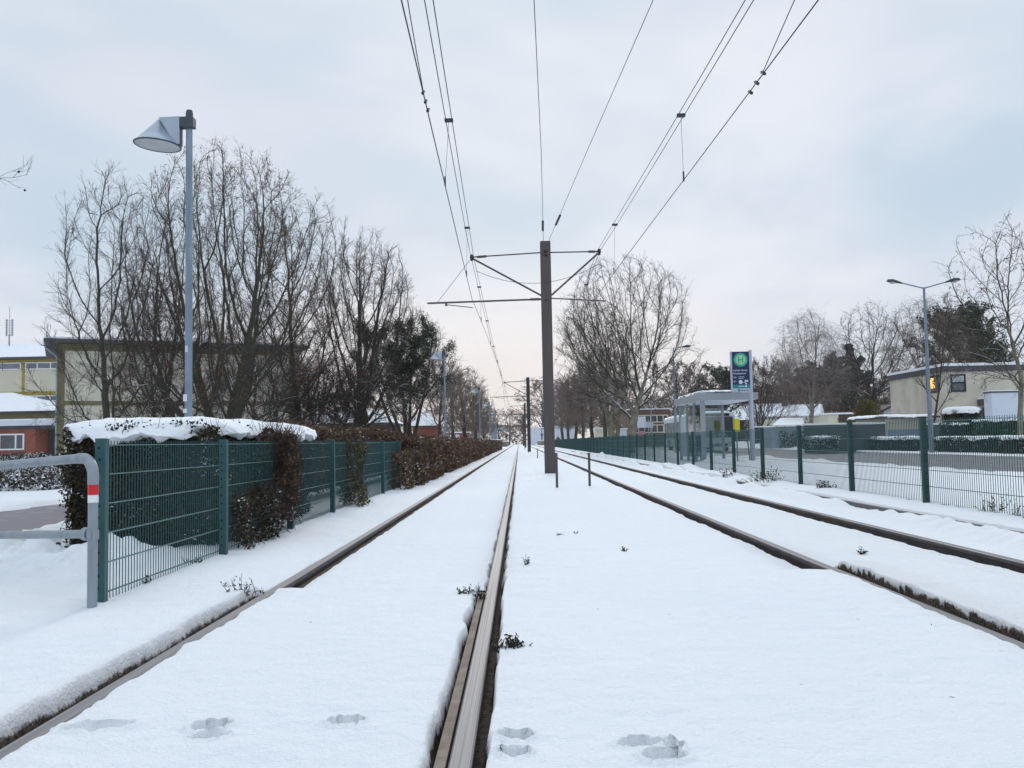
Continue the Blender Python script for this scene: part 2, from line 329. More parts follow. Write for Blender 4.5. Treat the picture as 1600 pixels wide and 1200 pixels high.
class MB:
    def __init__(s): s.v = []; s.f = []; s.m = []; s.cur = 0
    def mi(s, i): s.cur = i; return s
    def add(s, vs, fs):
        b = len(s.v); s.v += [tuple(map(float, p)) for p in vs]
        for f in fs: s.f.append(tuple(i+b for i in f)); s.m.append(s.cur)
        return s
    def box(s, x0, x1, y0, y1, z0, z1):
        v = [(x0,y0,z0),(x1,y0,z0),(x1,y1,z0),(x0,y1,z0),(x0,y0,z1),(x1,y0,z1),(x1,y1,z1),(x0,y1,z1)]
        return s.add(v, [(0,3,2,1),(4,5,6,7),(0,1,5,4),(1,2,6,5),(2,3,7,6),(3,0,4,7)])
    def tube(s, pts, rad, n=8, cap=True):
        pts = [np.array(p, float) for p in pts]; k = len(pts)
        if not hasattr(rad, '__len__'): rad = [rad]*k
        t0 = _n(pts[1]-pts[0]); ref = np.array([0, 0, 1.0]) if abs(t0[2]) < 0.9 else np.array([1.0, 0, 0])
        a = _n(np.cross(t0, ref)); vs = []
        for i in range(k):
            t = _n(pts[min(i+1, k-1)]-pts[max(i-1, 0)]); a = _n(a-t*np.dot(a, t)); b = np.cross(t, a)
            for j in range(n):
                g = 2*math.pi*j/n; vs.append(pts[i]+rad[i]*(math.cos(g)*a+math.sin(g)*b))
        fs = [(i*n+j, i*n+(j+1) % n, (i+1)*n+(j+1) % n, (i+1)*n+j) for i in range(k-1) for j in range(n)]
        if cap: fs += [tuple(range(n))[::-1], tuple((k-1)*n+j for j in range(n))]
        return s.add(vs, fs)
    def prism(s, poly, y0, y1):          # polygon in xz, extruded along y
        n = len(poly); v = [(x, y0, z) for x, z in poly]+[(x, y1, z) for x, z in poly]
        return s.add(v, [tuple(range(n)), tuple(range(2*n-1, n-1, -1))]+[(i, i+n, (i+1) % n+n, (i+1) % n) for i in range(n)])
    def build(s, name, mats, parent=None, world=False, smooth=False, loc=None, bevel=0):
        if not isinstance(mats, (list, tuple)): mats = [mats]
        me = bpy.data.meshes.new(name); v = s.v
        if world and parent is not None:
            L_ = parent.location; v = [(a-L_.x, b-L_.y, c_-L_.z) for a, b, c_ in v]
        me.from_pydata(v, [], s.f)
        for m in mats: me.materials.append(m)
        me.polygons.foreach_set('material_index', s.m)
        if smooth: me.polygons.foreach_set('use_smooth', [True]*len(s.f))
        me.update()
        o = link(name, me, parent, loc)
        if smooth:
            try: me.set_sharp_from_angle(angle=R(40))
            except Exception: pass
        if bevel: b = o.modifiers.new('bevel', 'BEVEL'); b.width = bevel; b.segments = 2; b.limit_method = 'ANGLE'
        return o
def dup(o, parent=None, **props):
    c_ = o.copy(); C.objects.link(c_); c_.parent = parent
    for ch in [x for x in bpy.data.objects if x.parent == o]: dup(ch, c_)
    for k, v in props.items(): c_[k] = v
    return c_

# value noise (numpy)
def hsh(i, j, s):
    n = (i.astype(np.int64)*374761393+j.astype(np.int64)*668265263+s*974634777) & 0x7fffffff
    n = ((n ^ (n >> 13))*1274126177) & 0x7fffffff
    return ((n ^ (n >> 16)) & 0xffff)/65535.0
def vn(x, y, s=0):
    x = np.asarray(x, float); y = np.asarray(y, float)
    i = np.floor(x); j = np.floor(y); u = x-i; v = y-j; u = u*u*(3-2*u); v = v*v*(3-2*v)
    a, b, c_, d = hsh(i, j, s), hsh(i+1, j, s), hsh(i, j+1, s), hsh(i+1, j+1, s)
    return (a*(1-u)+b*u)*(1-v)+(c_*(1-u)+d*u)*v
def fbm(x, y, o=4, s=0):
    r = 0; a = 0.5; t = 0
    for k in range(o): r = r+a*vn(x*2**k, y*2**k, s+k*17); t += a; a *= 0.5
    return r/t-0.5
def ss(a, b, x):
    t = np.clip((x-a)/(b-a), 0, 1); return t*t*(3-2*t)

# ------------------------------------------------------------------ ground
RAILS = (-1.70, -0.20, 2.30, 3.80)
PATH = (-9.0, -5.8, -0.06); ROAD = (12.0, 20.9, -0.07)
KX = 4.58
prints = [(332, 1135, .060, .05, .075), (325, 1152, .055, .035, .05), (540, 1127, .055, .04, .05), (807, 1150, .05, .045, .09), (803, 1176, .05, .035, .08), (1000, 1165, .07, .045, .06), (1040, 1186, .065, .04, .06), (150, 1137, .12, .04, .025), (1052, 1170, .03, .03, .04)]
def gz(x, y, detail=True):
    x = np.asarray(x, float); y = np.asarray(y, float)
    yn = fbm(x*1.3, y*0+3, 3, 5)*0.12
    # base cross-section beyond the crossing
    b = np.where(x < -1.7, -0.035, np.where(x < -0.2, -0.075, np.where(x < 2.3, -0.062, np.where(x < 3.8, -0.068, -0.05))))
    b = b+ss(-0.2, 0.5, x)*ss(2.3, 1.7, x)*0.03
    yc = np.where(x < -0.2, 6.3, np.where(x < 2.3, 6.75, np.where(x < 3.2, 7.1, 6.0)))+yn
    cr = ss(yc+0.10, yc-0.06, y)
    ct = np.where(x < -1.7, -0.02+0.05*ss(-2.6, -1.9, x), np.where(x < -0.2, 0.020, np.where(x < 2.3, 0.022, 0.035)))
    z = b*(1-cr)+ct*cr
    z = z+ss(-1.95, -1.75, x)*ss(-1.7, -1.74, x)*ss(7, 6, y)*0.03
    # right side: kerb and raised planted strip, footway behind the fence
    z = np.where(x > KX+0.06, 0.085+0.05*ss(KX+0.06, KX+0.3, x)*ss(5.7, 5.1, x)-0.09*ss(6, 11, x), z)
    z = np.where(x <= KX, z+ss(KX-0.40, KX-0.02, x)*(0.125+0.20*fbm(y*1.1, x*0, 4, 55)+.07*fbm(y*6, x*4, 3, 56))*ss(3, 9, y+4), z)
    hump = ss(KX-0.5, KX-0.1, x)*ss(KX+0.9, KX+0.1, x)*ss(18, 40, y)
    # left
    z = z+ss(-2.2, -3.2, x)*0.02*ss(6, 8, y)
    bank = ss(-3.1, -4.0, x)*ss(-5.75, -5.2, x)
    z = z+bank*ss(14, 10.5, y)*(0.02+0.55*fbm(x*2.6, y*2.6, 5, 9))*(0.45+0.55*ss(6.0, 8, y-(x+4)*.5))
    z = z-ss(-9.2, -12, x)*0.0+ss(-9.3, -9.9, x)*ss(-12, -10.5, x)*(0.06+0.18*fbm(x*1.6, y*1.6, 4, 31))
    z = z+.42*ss(21.6, 24.5, x)
    # heaps of cleared snow by the kerb
    for (hx, hy, hr, hh) in ((4.75, 26.5, .55, .22), (4.5, 36.5, .35, .40), (4.7, 30.0, .7, .12), (4.8, 22.0, .9, .08), (6.4, 26, 1.0, .3), (6.6, 31, .9, .3), (4.45, 50, .45, .42)):
        d2 = ((x-hx)/hr)**2+((y-hy)/(hr*1.6))**2
        z = z+hh*np.exp(-d2**.7*2.4)*(1+1.3*fbm(x*5, y*5, 4, 77))
    if detail:
        near = ss(60, 20, y)
        z = z+0.035*fbm(x*0.7, y*0.5, 4, 1)+0.020*fbm(x*6, y*6, 3, 2)*near+0.008*fbm(x*22, y*22, 3, 6)*ss(12, 7, y)*(0.5+ss(-.1, .2, fbm(x*.8, y*.8, 2, 66)))
    # carriageway and path are cleared down
    for (a, b_, pz) in (PATH, ROAD):
        e = fbm(y*1.7, x*0+a, 4, 3)*0.5
        ins = ss(a-0.05+e, a+0.12+e, x)*ss(b_+0.05+e, b_-0.12+e, x)
        if a == PATH[0]: ins = ins*ss(150, 140, y)
        z = z*(1-ins)+(pz-0.06)*ins
        rim = np.exp(-((x-(b_ if a < 0 else a)-e-(0.25 if a < 0 else -0.25))/0.3)**2)+0.6*np.exp(-((x-(a if a < 0 else b_)-e+(0.25 if a < 0 else -0.25))/0.3)**2)
        z = z+rim*np.clip((0.07 if a < 0 else 0.02)+0.30*fbm(x*2.5, y*1.2, 4, 13), 0, .4)*(1-ins)
    dirt = np.zeros_like(z)
    # rails: gaps in the snow
    for k, r in enumerate(RAILS):
        d = x-r
        e1 = fbm(y*3.5+k*7, y*0+k, 4, 21)*0.045; e2 = fbm(y*4+k*3, y*0+9+k, 4, 22)*0.036
        if k == 0: lw, rw = 0.092, 0.040
        elif k == 1: lw, rw = 0.088, 0.060
        elif k == 2: lw, rw = 0.038, 0.105
        else: lw, rw = 0.050, 0.08
        nl = (0.050, 0.042, 0.062, 0.055)[k]; nr = (0.066, 0.044, 0.052, 0.052)[k]
        Lw = nl*(1-cr)+lw*cr+e1; Rw = nr*(1-cr)+rw*cr+e2
        inside = ss(-Lw-(.045 if k == 0 else .03), -Lw, d)*ss(Rw+0.03, Rw, d)
        z = z*(1-inside)+(-0.12 if k != 0 else -0.07)*inside
        prox = np.exp(-(np.abs(d)/0.22)**2)
        edge = ss(0.35, 0.85, inside)
        if k == 2: edge = np.maximum(edge, ss(0.02, 0.25, inside)*(d > 0)*cr)
        if k == 0: edge = np.maximum(edge, ss(0.15, 0.5, inside)*(d < 0)*cr*.62)
        if k == 1: edge = np.maximum(edge, ss(0.12, 0.5, inside)*cr*.8)
        dirt = np.maximum(dirt, edge*1.0)
        dirt = np.maximum(dirt, prox*(0.25 if k in (0, 1) else 0.33))
    dirt = np.maximum(dirt, ss(2.3, 2.4, x)*ss(2.95, 2.5, x)*ss(12, 8, y)*0.46)
    dirt = np.maximum(dirt, ss(1.9, 2.2, x)*ss(2.35, 2.3, x)*ss(10.5, 8.5, y)*ss(6.6, 7, y)*0.50)
    dirt = np.maximum(dirt, ss(-1.98, -1.83, x)*ss(-1.7, -1.8, x)*ss(6.4, 5, y)*0.30)
    dirt = np.maximum(dirt, ss(2.3, 2.6, x)*ss(4.5, 3.9, x)*0.27*ss(40, 15, y))
    dirt = np.maximum(dirt, ss(5.5, 7, x)*ss(11.5, 9, x)*0.18)
    for (a, b_, pz) in (PATH, ROAD):
        dirt = np.maximum(dirt, ss(a-1.0, a, x)*ss(b_+1.0, b_, x)*0.36)
    for (px, py, sx, sy, dep) in prints:
        p = gd(px, py, 0.02)
        q = ((x-p[0])/sx)**2+((y-p[1])/sy)**2; q = q*(1+0.9*fbm(x*25, y*25, 3, 41))
        z = z-dep*1.6*ss(1.15, 0.60, q)*ss(-sy*2, sy*0.3, y-p[1]+sy*.6)+0.012*np.exp(-((q-1.7)/0.5)**2)
    return z, dirt
def axis(lo, hi, dense, mid, ratio):
    pass
xs = set(np.round(np.arange(-7.0, 7.6, 0.045), 4))
for r in RAILS: xs |= set(np.round(np.arange(r-0.24, r+0.24, 0.009), 4))
for a in (-9.0, -5.8, 12.0, 20.9, 10.2): xs |= set(np.round(np.arange(a-0.6, a+0.6, 0.09), 4))
xs |= set(np.round(np.arange(-1.52, .70, .013), 4))
xs |= {KX-0.01, KX+0.05, KX+0.06, KX+0.07}
v_ = 7.0; st = 0.15
while v_ < 420: xs |= {round(v_, 3), -round(v_, 3)}; v_ += st; st = min(st*1.07, 25)
xs = np.array(sorted(xs)); xs = xs[np.concatenate([[True], np.diff(xs) > 0.004])]
ys = list(np.arange(-30, 1.6, 0.9)); y_ = 1.6
while y_ < 13: ys.append(y_); y_ += max(0.016, 0.0058*y_)
while y_ < 900: ys.append(y_); y_ *= 1.022 if y_ < 70 else 1.05
ys = np.array(ys)
X, Y = np.meshgrid(xs, ys); Z, D = gz(X, Y)
nx, ny = len(xs), len(ys)
V = np.stack([X, Y, Z], -1).reshape(-1, 3)
ii = (np.arange(ny-1)[:, None]*nx+np.arange(nx-1)[None, :]).ravel()
me = mesh_np('ground', V, np.stack([ii, ii+1, ii+nx+1, ii+nx], 1), [MT['ground']], smooth=True)
a_ = me.attributes.new('dirt', 'FLOAT', 'POINT'); a_.data.foreach_set('value', D.ravel().astype(np.float32))
tag(link('ground', me), 'snow covered ground along the tram line', None, None, 'structure')
del V, X, Y, Z, D
m_ = MB()
m_.add([(PATH[0]-.5, -30, PATH[2]), (PATH[1]+.5, -30, PATH[2]), (PATH[1]+.5, 148, PATH[2]), (PATH[0]-.5, 148, PATH[2])], [(0, 1, 2, 3)])
tag(m_.build('path', MT['asphalt']), 'damp asphalt path beside the hedge', None, None, 'structure')
m_ = MB(); m_.add([(ROAD[0]-.5, -30, ROAD[2]), (ROAD[1]+.5, -30, ROAD[2]), (ROAD[1]+.5, 600, ROAD[2]), (ROAD[0]-.5, 600, ROAD[2])], [(0, 1, 2, 3)])
tag(m_.build('road', MT['road']), 'slushy grey road beyond the right fence', None, None, 'structure')
def ground_z(x, y): return float(gz(np.array([x]), np.array([y]))[0][0])

# ------------------------------------------------------------------ rails
prof = [(-0.036, -0.006), (-0.030, 0.0), (0.030, 0.0), (0.036, -0.006), (0.036, -0.034), (0.012, -0.046), (0.009, -0.125), (0.06, -0.142), (0.06, -0.152), (-0.06, -0.152), (-0.06, -0.142), (-0.009, -0.125), (-0.012, -0.046), (-0.036, -0.034)]
rl = ['leftmost rusty rail beside the left fence, half buried in snow', 'silver worn rail running from the bottom centre to the mast',
      'dark rail between the central masts and the far right rail', 'rightmost rail, dark brown, next to the kerb of the right fence']
for k, r in enumerate(RAILS):
    m_ = MB(); n = len(prof)
    yy = [-3, 0.5, 60, 600]
    vs = [(r+px, y, pz) for y in yy for px, pz in prof]
    for q in range(len(yy)-1):
        for i in range(n):
            m_.mi(0 if i in (0, 1, 2) else 1)
            j = (i+1) % n
            if q == 0 and i == 0: m_.add(vs, [])
            m_.f.append((q*n+i, q*n+j, (q+1)*n+j, (q+1)*n+i)); m_.m.append(m_.cur)
    tag(m_.build('rail', [MT['railtop'], MT['railside']]), rl[k], 'rail', 'tram rails')
m_ = MB()
m_.prism([(-0.082+RAILS[1], -0.13), (-0.082+RAILS[1], -0.012), (-0.046+RAILS[1], -0.008), (-0.046+RAILS[1], -0.13)], -3, 6.2)
tag(m_.build('guard_strip', MT['concrete']), 'brown concrete strip along the left of the silver rail', 'track edging')
m_ = MB()
for i in range(60):
    y0 = -5+i*1.0+0.0
    m_.box(KX, KX+0.08, y0, y0+0.992, -0.2, 0.055)
for i in range(50): m_.box(KX, KX+0.08, 55+i*2.0, 56.99+i*2, -0.2, 0.055)
tag(m_.build('kerb', MT['kerb']), 'dark kerb stones showing through the snow in front of the right fence', 'kerb')

# ------------------------------------------------------------------ fences
def fence(name, label, X0, ys_, zb, zt, postmat, side):
    t = thing(name, label, 'fence', (X0, ys_[0], 0))
    p = MB(); p.box(-0.030, 0.030, -0.02, 0.02, zb-0.10, zt+0.015)
    p.box(-0.045 if side > 0 else 0.030, -0.030 if side > 0 else 0.045, -0.028, 0.028, zb-0.08, zt+0.012)
    p.mi(1)
    z = zt-0.05; k = 0
    while z > zb+0.05:
        cx = -0.003+0.004*(k % 2); cz = z
        vs = [(cx+0.009*math.cos(a), -0.0215, cz+0.009*math.sin(a)) for a in [2*math.pi*i/8 for i in range(8)]]+[(cx+0.009*math.cos(a), -0.019, cz+0.009*math.sin(a)) for a in [2*math.pi*i/8 for i in range(8)]]
        p.add(vs, [tuple(range(8))]+[(i, (i+1) % 8, (i+1) % 8+8, i+8) for i in range(8)])
        z -= 0.077; k += 1
    for y in (0, 1): pass
    po = p.build('fence_post', [postmat, MT['dark']], t, bevel=0)
    me = po.data
    g = MB(); off = 0.036*side
    for k in range(50):
        y = 0.035+k*0.05
        g.box(off-0.0026, off+0.0026, y-0.0026, y+0.0026, zb-0.04, zt+0.0)
    g.mi(1)
    nb = int(round((zt-zb)/0.2))
    for k in range(nb+1):
        z = zt-0.03-k*0.2
        if z < zb-0.03: break
        for s in (-1, 1):
            g.box(off+s*0.0062-0.0034, off+s*0.0062+0.0034, 0.0, 2.52, z-0.0034, z+0.0034)
    go = g.build('mesh_panel', [MT['wiremesh'], MT['wirebar']], t); gm = go.data
    for i, y in enumerate(ys_[1:], 1):
        o = link('fence_post', me, t, (0, y-ys_[0], 0)); o.rotation_euler = (random.uniform(-.006, .006), 0, 0)
    for i, y in enumerate(ys_[1:-1], 1):
        o = link('mesh_panel', gm, t, (0, y-ys_[0], 0))
    return t
random.seed(3)
fence('wire_mesh_fence', 'green wire mesh fence left of the tracks, in front of the dark hedge', -2.80, [6.12+2.52*i for i in range(49)], 0.0, 1.04, MT['greenpost'], -1)
fence('wire_mesh_fence', 'green wire mesh fence right of the tracks, in front of shelter and road', 5.02, [8.88+2.52*i for i in range(58)], 0.11, 1.16, MT['greenpostR'], 1)

# ------------------------------------------------------------------ pipe barrier
t = thing('pipe_barrier', 'grey tubular steel barrier with a red and white band, left foreground', 'barrier', (-2.76, 5.93, 0))
bx, by = -2.76, 5.93
lx, ly = -4.55, 7.15
dirv = _n(np.array([lx-bx, ly-by, 0])); rr = 0.031
top = 0.925
m_ = MB(); m_.tube([(bx, by, -0.15), (bx, by, top-0.13)], rr, 20); m_.build('post', MT['galv'], t, True, True)
arc = []
for i in range(9):
    g = math.pi/2*i/8; arc.append(np.array([bx, by, top-0.12])+dirv*0.12*(1-math.cos(g))+np.array([0, 0, 0.12*math.sin(g)]))
m_ = MB(); m_.tube([(bx, by, top-0.17)]+arc+[arc[-1]+dirv*0.05], rr+0.004, 20)
for q in ((0, 0, -0.135), (*(dirv[:2]*0.15), -0.0)):
    c0 = np.array([bx, by, top])+np.array(q); m_.tube([c0+(0.0, -0.037, 0), c0+(0.0, -0.030, 0)], 0.007, 8)
m_.build('elbow', MT['galv'], t, True, True)
e0 = arc[-1]+dirv*0.03; far = e0+dirv*2.2; 
m_ = MB(); m_.tube([e0, e0+dirv*2.4+np.array([0, 0, -0.105])], rr, 20); m_.build('top_rail', MT['galv'], t, True, True)
l0 = np.array([bx, by, 0.435])+dirv*0.03
m_ = MB(); m_.tube([l0+dirv*0.03, l0+dirv*2.55+np.array([0, 0, -0.12])], rr-0.003, 20); m_.build('lower_rail', MT['galv'], t, True, True)
m_ = MB(); m_.tube([(bx, by, 0.405), (bx, by, 0.465)], rr+0.007, 20); m_.tube([l0, l0+dirv*0.06], rr+0.012, 20); m_.box(bx-0.012, bx+0.012, by-0.05, by-0.02, 0.415, 0.455); m_.build('clamp', MT['galv'], t, True, True)
m_ = MB(); m_.tube([(bx, by, 0.690), (bx, by, 0.765)], rr+0.0015, 20); m_.build('red_band', MT['red'], t, True, True)
m_ = MB(); m_.tube([(bx, by, 0.640), (bx, by, 0.688)], rr+0.0015, 20); m_.tube([(bx, by, 0.767), (bx, by, 0.800)], rr+0.0015, 20); m_.build('white_band', MT['white'], t, True, True)
# far post of the barrier, out of the frame
m_ = MB(); p = e0+dirv*2.4; m_.tube([(p[0], p[1], -0.15), (p[0], p[1], top-0.105)], rr, 16); m_.build('post', MT['galv'], t, True, True)

# ------------------------------------------------------------------ catenary masts
def mast(x, y, H, label, m, full=True, w=0.165):
    t = thing('catenary_mast', label, 'mast', (x, y, -0.1), 0, 'masts between the two tram tracks')
    p = MB(); a = w; f = 0.03
    p.box(-a, a, -a, -a+f, 0, H); p.box(-a, a, a-f, a, 0, H); p.box(-a*0.97, a*0.97, -a+f, a-f, 0, H-0.002)
    p.build('post', m, t, bevel=0.008)
    p = MB()
    for z in (H-0.33, H-0.45):
        p.tube([(-0.07, -a-0.03, z), (0.07, -a-0.03, z)], 0.02, 8); p.tube([(0, -a-0.035, z-0.03), (0, -a, z)], 0.03, 8)
    p.box(-0.05, 0.05, -a-0.012, -a, H-1.92, H-1.89)
    p.build('bracket_bolts', MT['mastfar'], t)
    zt = H-0.35; zl = H-1.85
    lx, rx_ = (-2.36, 1.72)
    for s, ex, ez in ((-1, lx, zt-0.10), (1, rx_, zt)):
        k_ = 1 if y < 60 else 1.5
        p = MB(); p.tube([(s*a, -0.03, zt), (ex, -0.03, ez)], 0.022*k_, 8)
        p.tube([(ex*0.93, -0.03, ez), (ex*0.80, -0.03, ez+(zt-ez)*.2)], 0.042, 8); p.build('top_rod', m, t)
        p = MB(); p.tube([(s*a, -0.03, zl+0.12), (ex, -0.03, ez-0.03)], 0.030, 8); p.build('diagonal_strut', m, t)
        p = MB(); p.tube([(ex, -0.10, ez+0.05), (ex, 0.05, ez-0.08)], 0.05, 8); p.tube([(ex-.05, -0.03, ez+0.02), (ex+.05, -0.03, ez-0.04)], 0.04, 8); p.build('wire_clamp', MT['mastfar'], t)
    p = MB(); p.tube([(-a, -0.03, zl), (-3.80, -0.03, zl-0.06)], 0.030, 8); p.tube([(-a-.05, -.03, zl), (-a-.35, -.03, zl)], .042, 8); p.build('registration_arm', m, t)
    p = MB(); p.tube([(-3.20, -0.03, zl-0.03), (-3.20, -0.03, zl-0.16)], 0.035, 8); p.tube([(-3.18, -0.03, zl-0.12), (-2.35, -0.03, zl-0.23)], 0.014, 8); p.build('steady_arm', m, t)
    p = MB(); p.tube([(a, -0.03, zl+0.02), (1.90, -0.03, zl-0.10)], 0.020, 8); p.build('pull_off_rod', m, t)
    p = MB(); p.tube([(lx, -0.03, zt-0.12), (-3.46, -0.03, zl-0.02)], 0.008, 6); p.build('stay_wire', m, t)
    p = MB(); L0 = np.array([lx+.15, 0, zt-0.6]); R0 = np.array([rx_-.03, 0, zt-0.45]); pts = []
    for i in range(15):
        u = i/14; q = L0*(1-u)+R0*u; q[2] -= 0.50*4*u*(1-u)*1.0; q[1] = -0.28; pts.append(q)
    p.tube(pts, 0.008, 6); p.build('jumper_cable', MT['wire'], t)
    return t
MX = 0.93
mast(MX+0.03, 29.0, 7.45, 'tall brown grey overhead line mast standing nearest in the snow', MT['mast'])
mast(1.00, 91.0, 7.45, 'dark overhead line mast just left of the nearest mast', MT['mastfar'])
mast(1.05, 153.0, 7.45, 'third dark overhead line mast, left of the second', MT['mastfar'])
mast(1.05, 215.0, 7.3, 'small distant overhead line mast, fourth and thinnest of the row', MT['mastfar'])
mast(0.93, -34.0, 7.45, 'overhead line mast behind the viewer', MT['mastfar'])

# wires
def wire(name, label, pts, r, grp=None, cat='cable', m=None):
    p = MB(); p.tube(pts, r, 6); return tag(p.build(name, m or MT['wire'], smooth=True), label, cat, grp)
MYS = [-34, 29, 91, 153, 215, 277]
def messX(side, y, w):
    if side < 0: base = -1.40 if y >= 29 else -1.40+(29-y)*0.020
    else: base = 2.66 if y >= 29 else 2.66+(29-y)*0.026
    return base+w
def messZ(y):
    for a, b in zip(MYS[:-1], MYS[1:]):
        if a <= y <= b:
            u = (y-a)/(b-a); return 7.02-0.45*4*u*(1-u)
    return 7.0
def contX(side, y):
    return (-1.42+(29-y)*0.0145 if y <= 29 else -1.42+0.25*math.sin((y-29)/62*math.pi)) if side < 0 else (2.58+(29-y)*0.0345 if y <= 29 else 2.75+0.25*math.sin((y-29)/62*math.pi+0.3)-0.2)
CZ = 5.58
for side, nm in ((-1, 'left'), (1, 'right')):
    yy = list(np.arange(-34, 278, 4.0))
    for wdx, wn in ((-0.055, 'left'), (0.055, 'right')):
        pts = [(messX(side, y, wdx*(1 if y < 28 else .8)), y, messZ(y)) for y in sorted(yy+[29.0])]
        wire('messenger_wire', f'{wn} strand of the sagging wire pair over the {nm} track', pts, 0.0075, 'pairs of carrying wires')
    ct = wire('contact_wire', f'lower single overhead wire above the {nm} track', [(contX(side, y), y, CZ) for y in sorted(yy+[29.0])], 0.0085)
    ys_d = []
    for s in MYS[:-1]: ys_d += [s+5.5, s+14, s+24.5, s+34, s+45, s+50] if s > 0 else [s+6, s+16, s+30, s+40, s+50, s+59]
    for y in ys_d:
        p = MB(); xm = messX(side, y, 0); zm = messZ(y)
        p.tube([(xm, y, zm), (contX(side, y), y+0.1, CZ+0.02)], 0.0035, 5)
        p.tube([(contX(side, y), y+.1, CZ-.02), (contX(side, y), y+.1, CZ+0.16)], 0.016, 6)
        p.box(xm-0.075, xm+0.075, y-0.05, y+0.05, zm-0.022, zm+0.022)
        p.build('dropper', MT['wire'], ct)
# jumpers that join the contact wires near the top of the picture
for side, px, y0, nm in ((-1, 654, 11.8, 'left'), (1, 1205, 11.4, 'right')):
    x0 = contX(side, y0)
    t = wire('jumper_cable', f'short cable climbing from the lower wire over the {nm} track to a clamp', [(x0, y0, CZ+.02), (x0+0.06*(1 if side < 0 else -2.2), y0-2.0, CZ+0.12), (x0+0.16*(1 if side < 0 else -2.5), y0-6, 6.3), (messX(side, y0-7, 0), y0-8, messZ(y0-8))], 0.006)
    for k in range(3):
        p = MB(); p.tube([(x0, y0-0.1+k*0.32, CZ-0.03), (x0, y0+0.02+k*0.32, CZ+0.04)], 0.022, 8); p.build('clamp', MT['wire'], t)
# feeder cables from the top of the near mast towards the viewer
t = wire('feeder_cable', 'thin cable rising almost straight up from the near mast top', [(MX-.03, 28.86, 7.30), (0.62, 20, 7.36), (0.33, 12.6, 7.4), (-0.4, -8, 7.45), (-1.3, -34, 7.4)], 0.0065)
p = MB(); p.tube([(MX-.09, 27.2, 7.31), (MX-.12, 26.1, 7.315)], 0.035, 8); p.build('insulator', MT['wire'], t)
t = wire('feeder_cable', 'thin cable slanting up to the right from the near mast top', [(MX+.13, 28.86, 7.32), (1.62, 20, 7.36), (2.12, 12.6, 7.4), (3.5, -8, 7.45)], 0.0065)
p = MB(); p.tube([(1.21, 26.6, 7.33), (1.28, 25.5, 7.33)], 0.035, 8); p.build('insulator', MT['wire'], t)

# low marker posts between the tracks
for (px, py, h, Y0) in ((870.5, 765, .78, None), (921.5, 762, .76, None), (840, 717, .62, None), (825.5, 708, .75, None), (820, 704, .75, None)):
    p0 = gd(px, py, -0.07)
    lab = {870.5: 'short dark steel marker post just right of the near mast base', 921.5: 'short dark steel marker post nearer the right track', 840: 'short dark marker post left of the near mast, in the distance',
           825.5: 'tiny far marker post beside the third mast', 820: 'farthest tiny marker post between the tracks'}[px]
    m_ = MB(); m_.box(-0.026, 0.026, -0.026, 0.026, -0.2, h); m_.box(-0.03, 0.03, -0.03, 0.03, h, h+0.012)
    tag(m_.build('marker_post', MT['mast'], loc=(p0[0], p0[1], -0.07)), lab, 'post', 'short posts between the tracks')

# ------------------------------------------------------------------ lamps with a cone head
def cone_lamp(x, y, H, label):
    t = thing('street_lamp', label, 'street lamp', (x, y, -0.05), 0, 'cone headed lamps along the path')
    p = MB(); p.tube([(0, 0, 0), (0, 0, 1.35)], 0.075, 16); p.tube([(0, 0, 1.35), (0, 0, 1.42)], [0.075, 0.052], 16)
    p.tube([(0, 0, 1.42), (0, 0, H-0.2)], [0.052, 0.046], 16); p.build('pole', MT['lamppost'], t, smooth=True)
    z = H
    p = MB(); p.tube([(0, 0, z-0.02), (0, 0, z+0.05), (0, 0, z+0.09)], [0.055, 0.052, 0.042], 12); p.build('pole_cap', MT['lampdark'], t, smooth=True)
    p = MB(); p.box(-0.12, 0.075, -0.07, 0.07, z-0.17, z-0.02); p.build('bracket', MT['lampdark'], t, bevel=0.008)
    # cone: apex up, lens disc tilted downwards at the front
    cx, rad = -0.46, 0.32
    n = 40; apex = np.array([cx+0.02, 0, z-0.02])
    rim = [np.array([cx+rad*math.cos(2*math.pi*i/n), rad*math.sin(2*math.pi*i/n), z-0.41-0.025*math.cos(2*math.pi*i/n)]) for i in range(n)]
    p = MB(); p.add([apex]+rim, [(0, 1+i, 1+(i+1) % n) for i in range(n)]); 
    p.build('lamp_shade', MT['lampmetal'], t, smooth=True)
    p = MB(); rp = rim+[rim[0]]; p.tube(rp, 0.012, 8, cap=False); p.build('rim', MT['lampdark'], t, smooth=True)
    p = MB(); p.add([r-(0, 0, 0.004) for r in rim]+[np.array([cx, 0, z-0.425])], [((i+1) % n, i, n) for i in range(n)]); p.build('lens', MT['lampglass'], t, smooth=True)
    # housing wedge between cone and bracket
    p = MB(); a = cx+0.03; b = -0.12; 
    p.add([(a, -0.05, z-0.018), (b, -0.075, z-0.018), (b, -0.075, z-0.42), (a, 0.05, z-0.018), (b, 0.075, z-0.018), (b, 0.075, z-0.42), (b-.05, -0.075, z-0.43), (b-.05, 0.075, z-0.43)],
          [(0, 1, 2, 6), (3, 7, 5, 4), (0, 3, 4, 1), (1, 4, 5, 2), (2, 5, 7, 6), (0, 6, 7, 3)])
    p.build('housing', MT['lampmetal'], t)
    p = MB(); p.box(-0.125, -0.105, -0.02, 0.02, z-0.42, z-0.17); p.build('stay', MT['lampdark'], t)
    return t
LH = 5.72
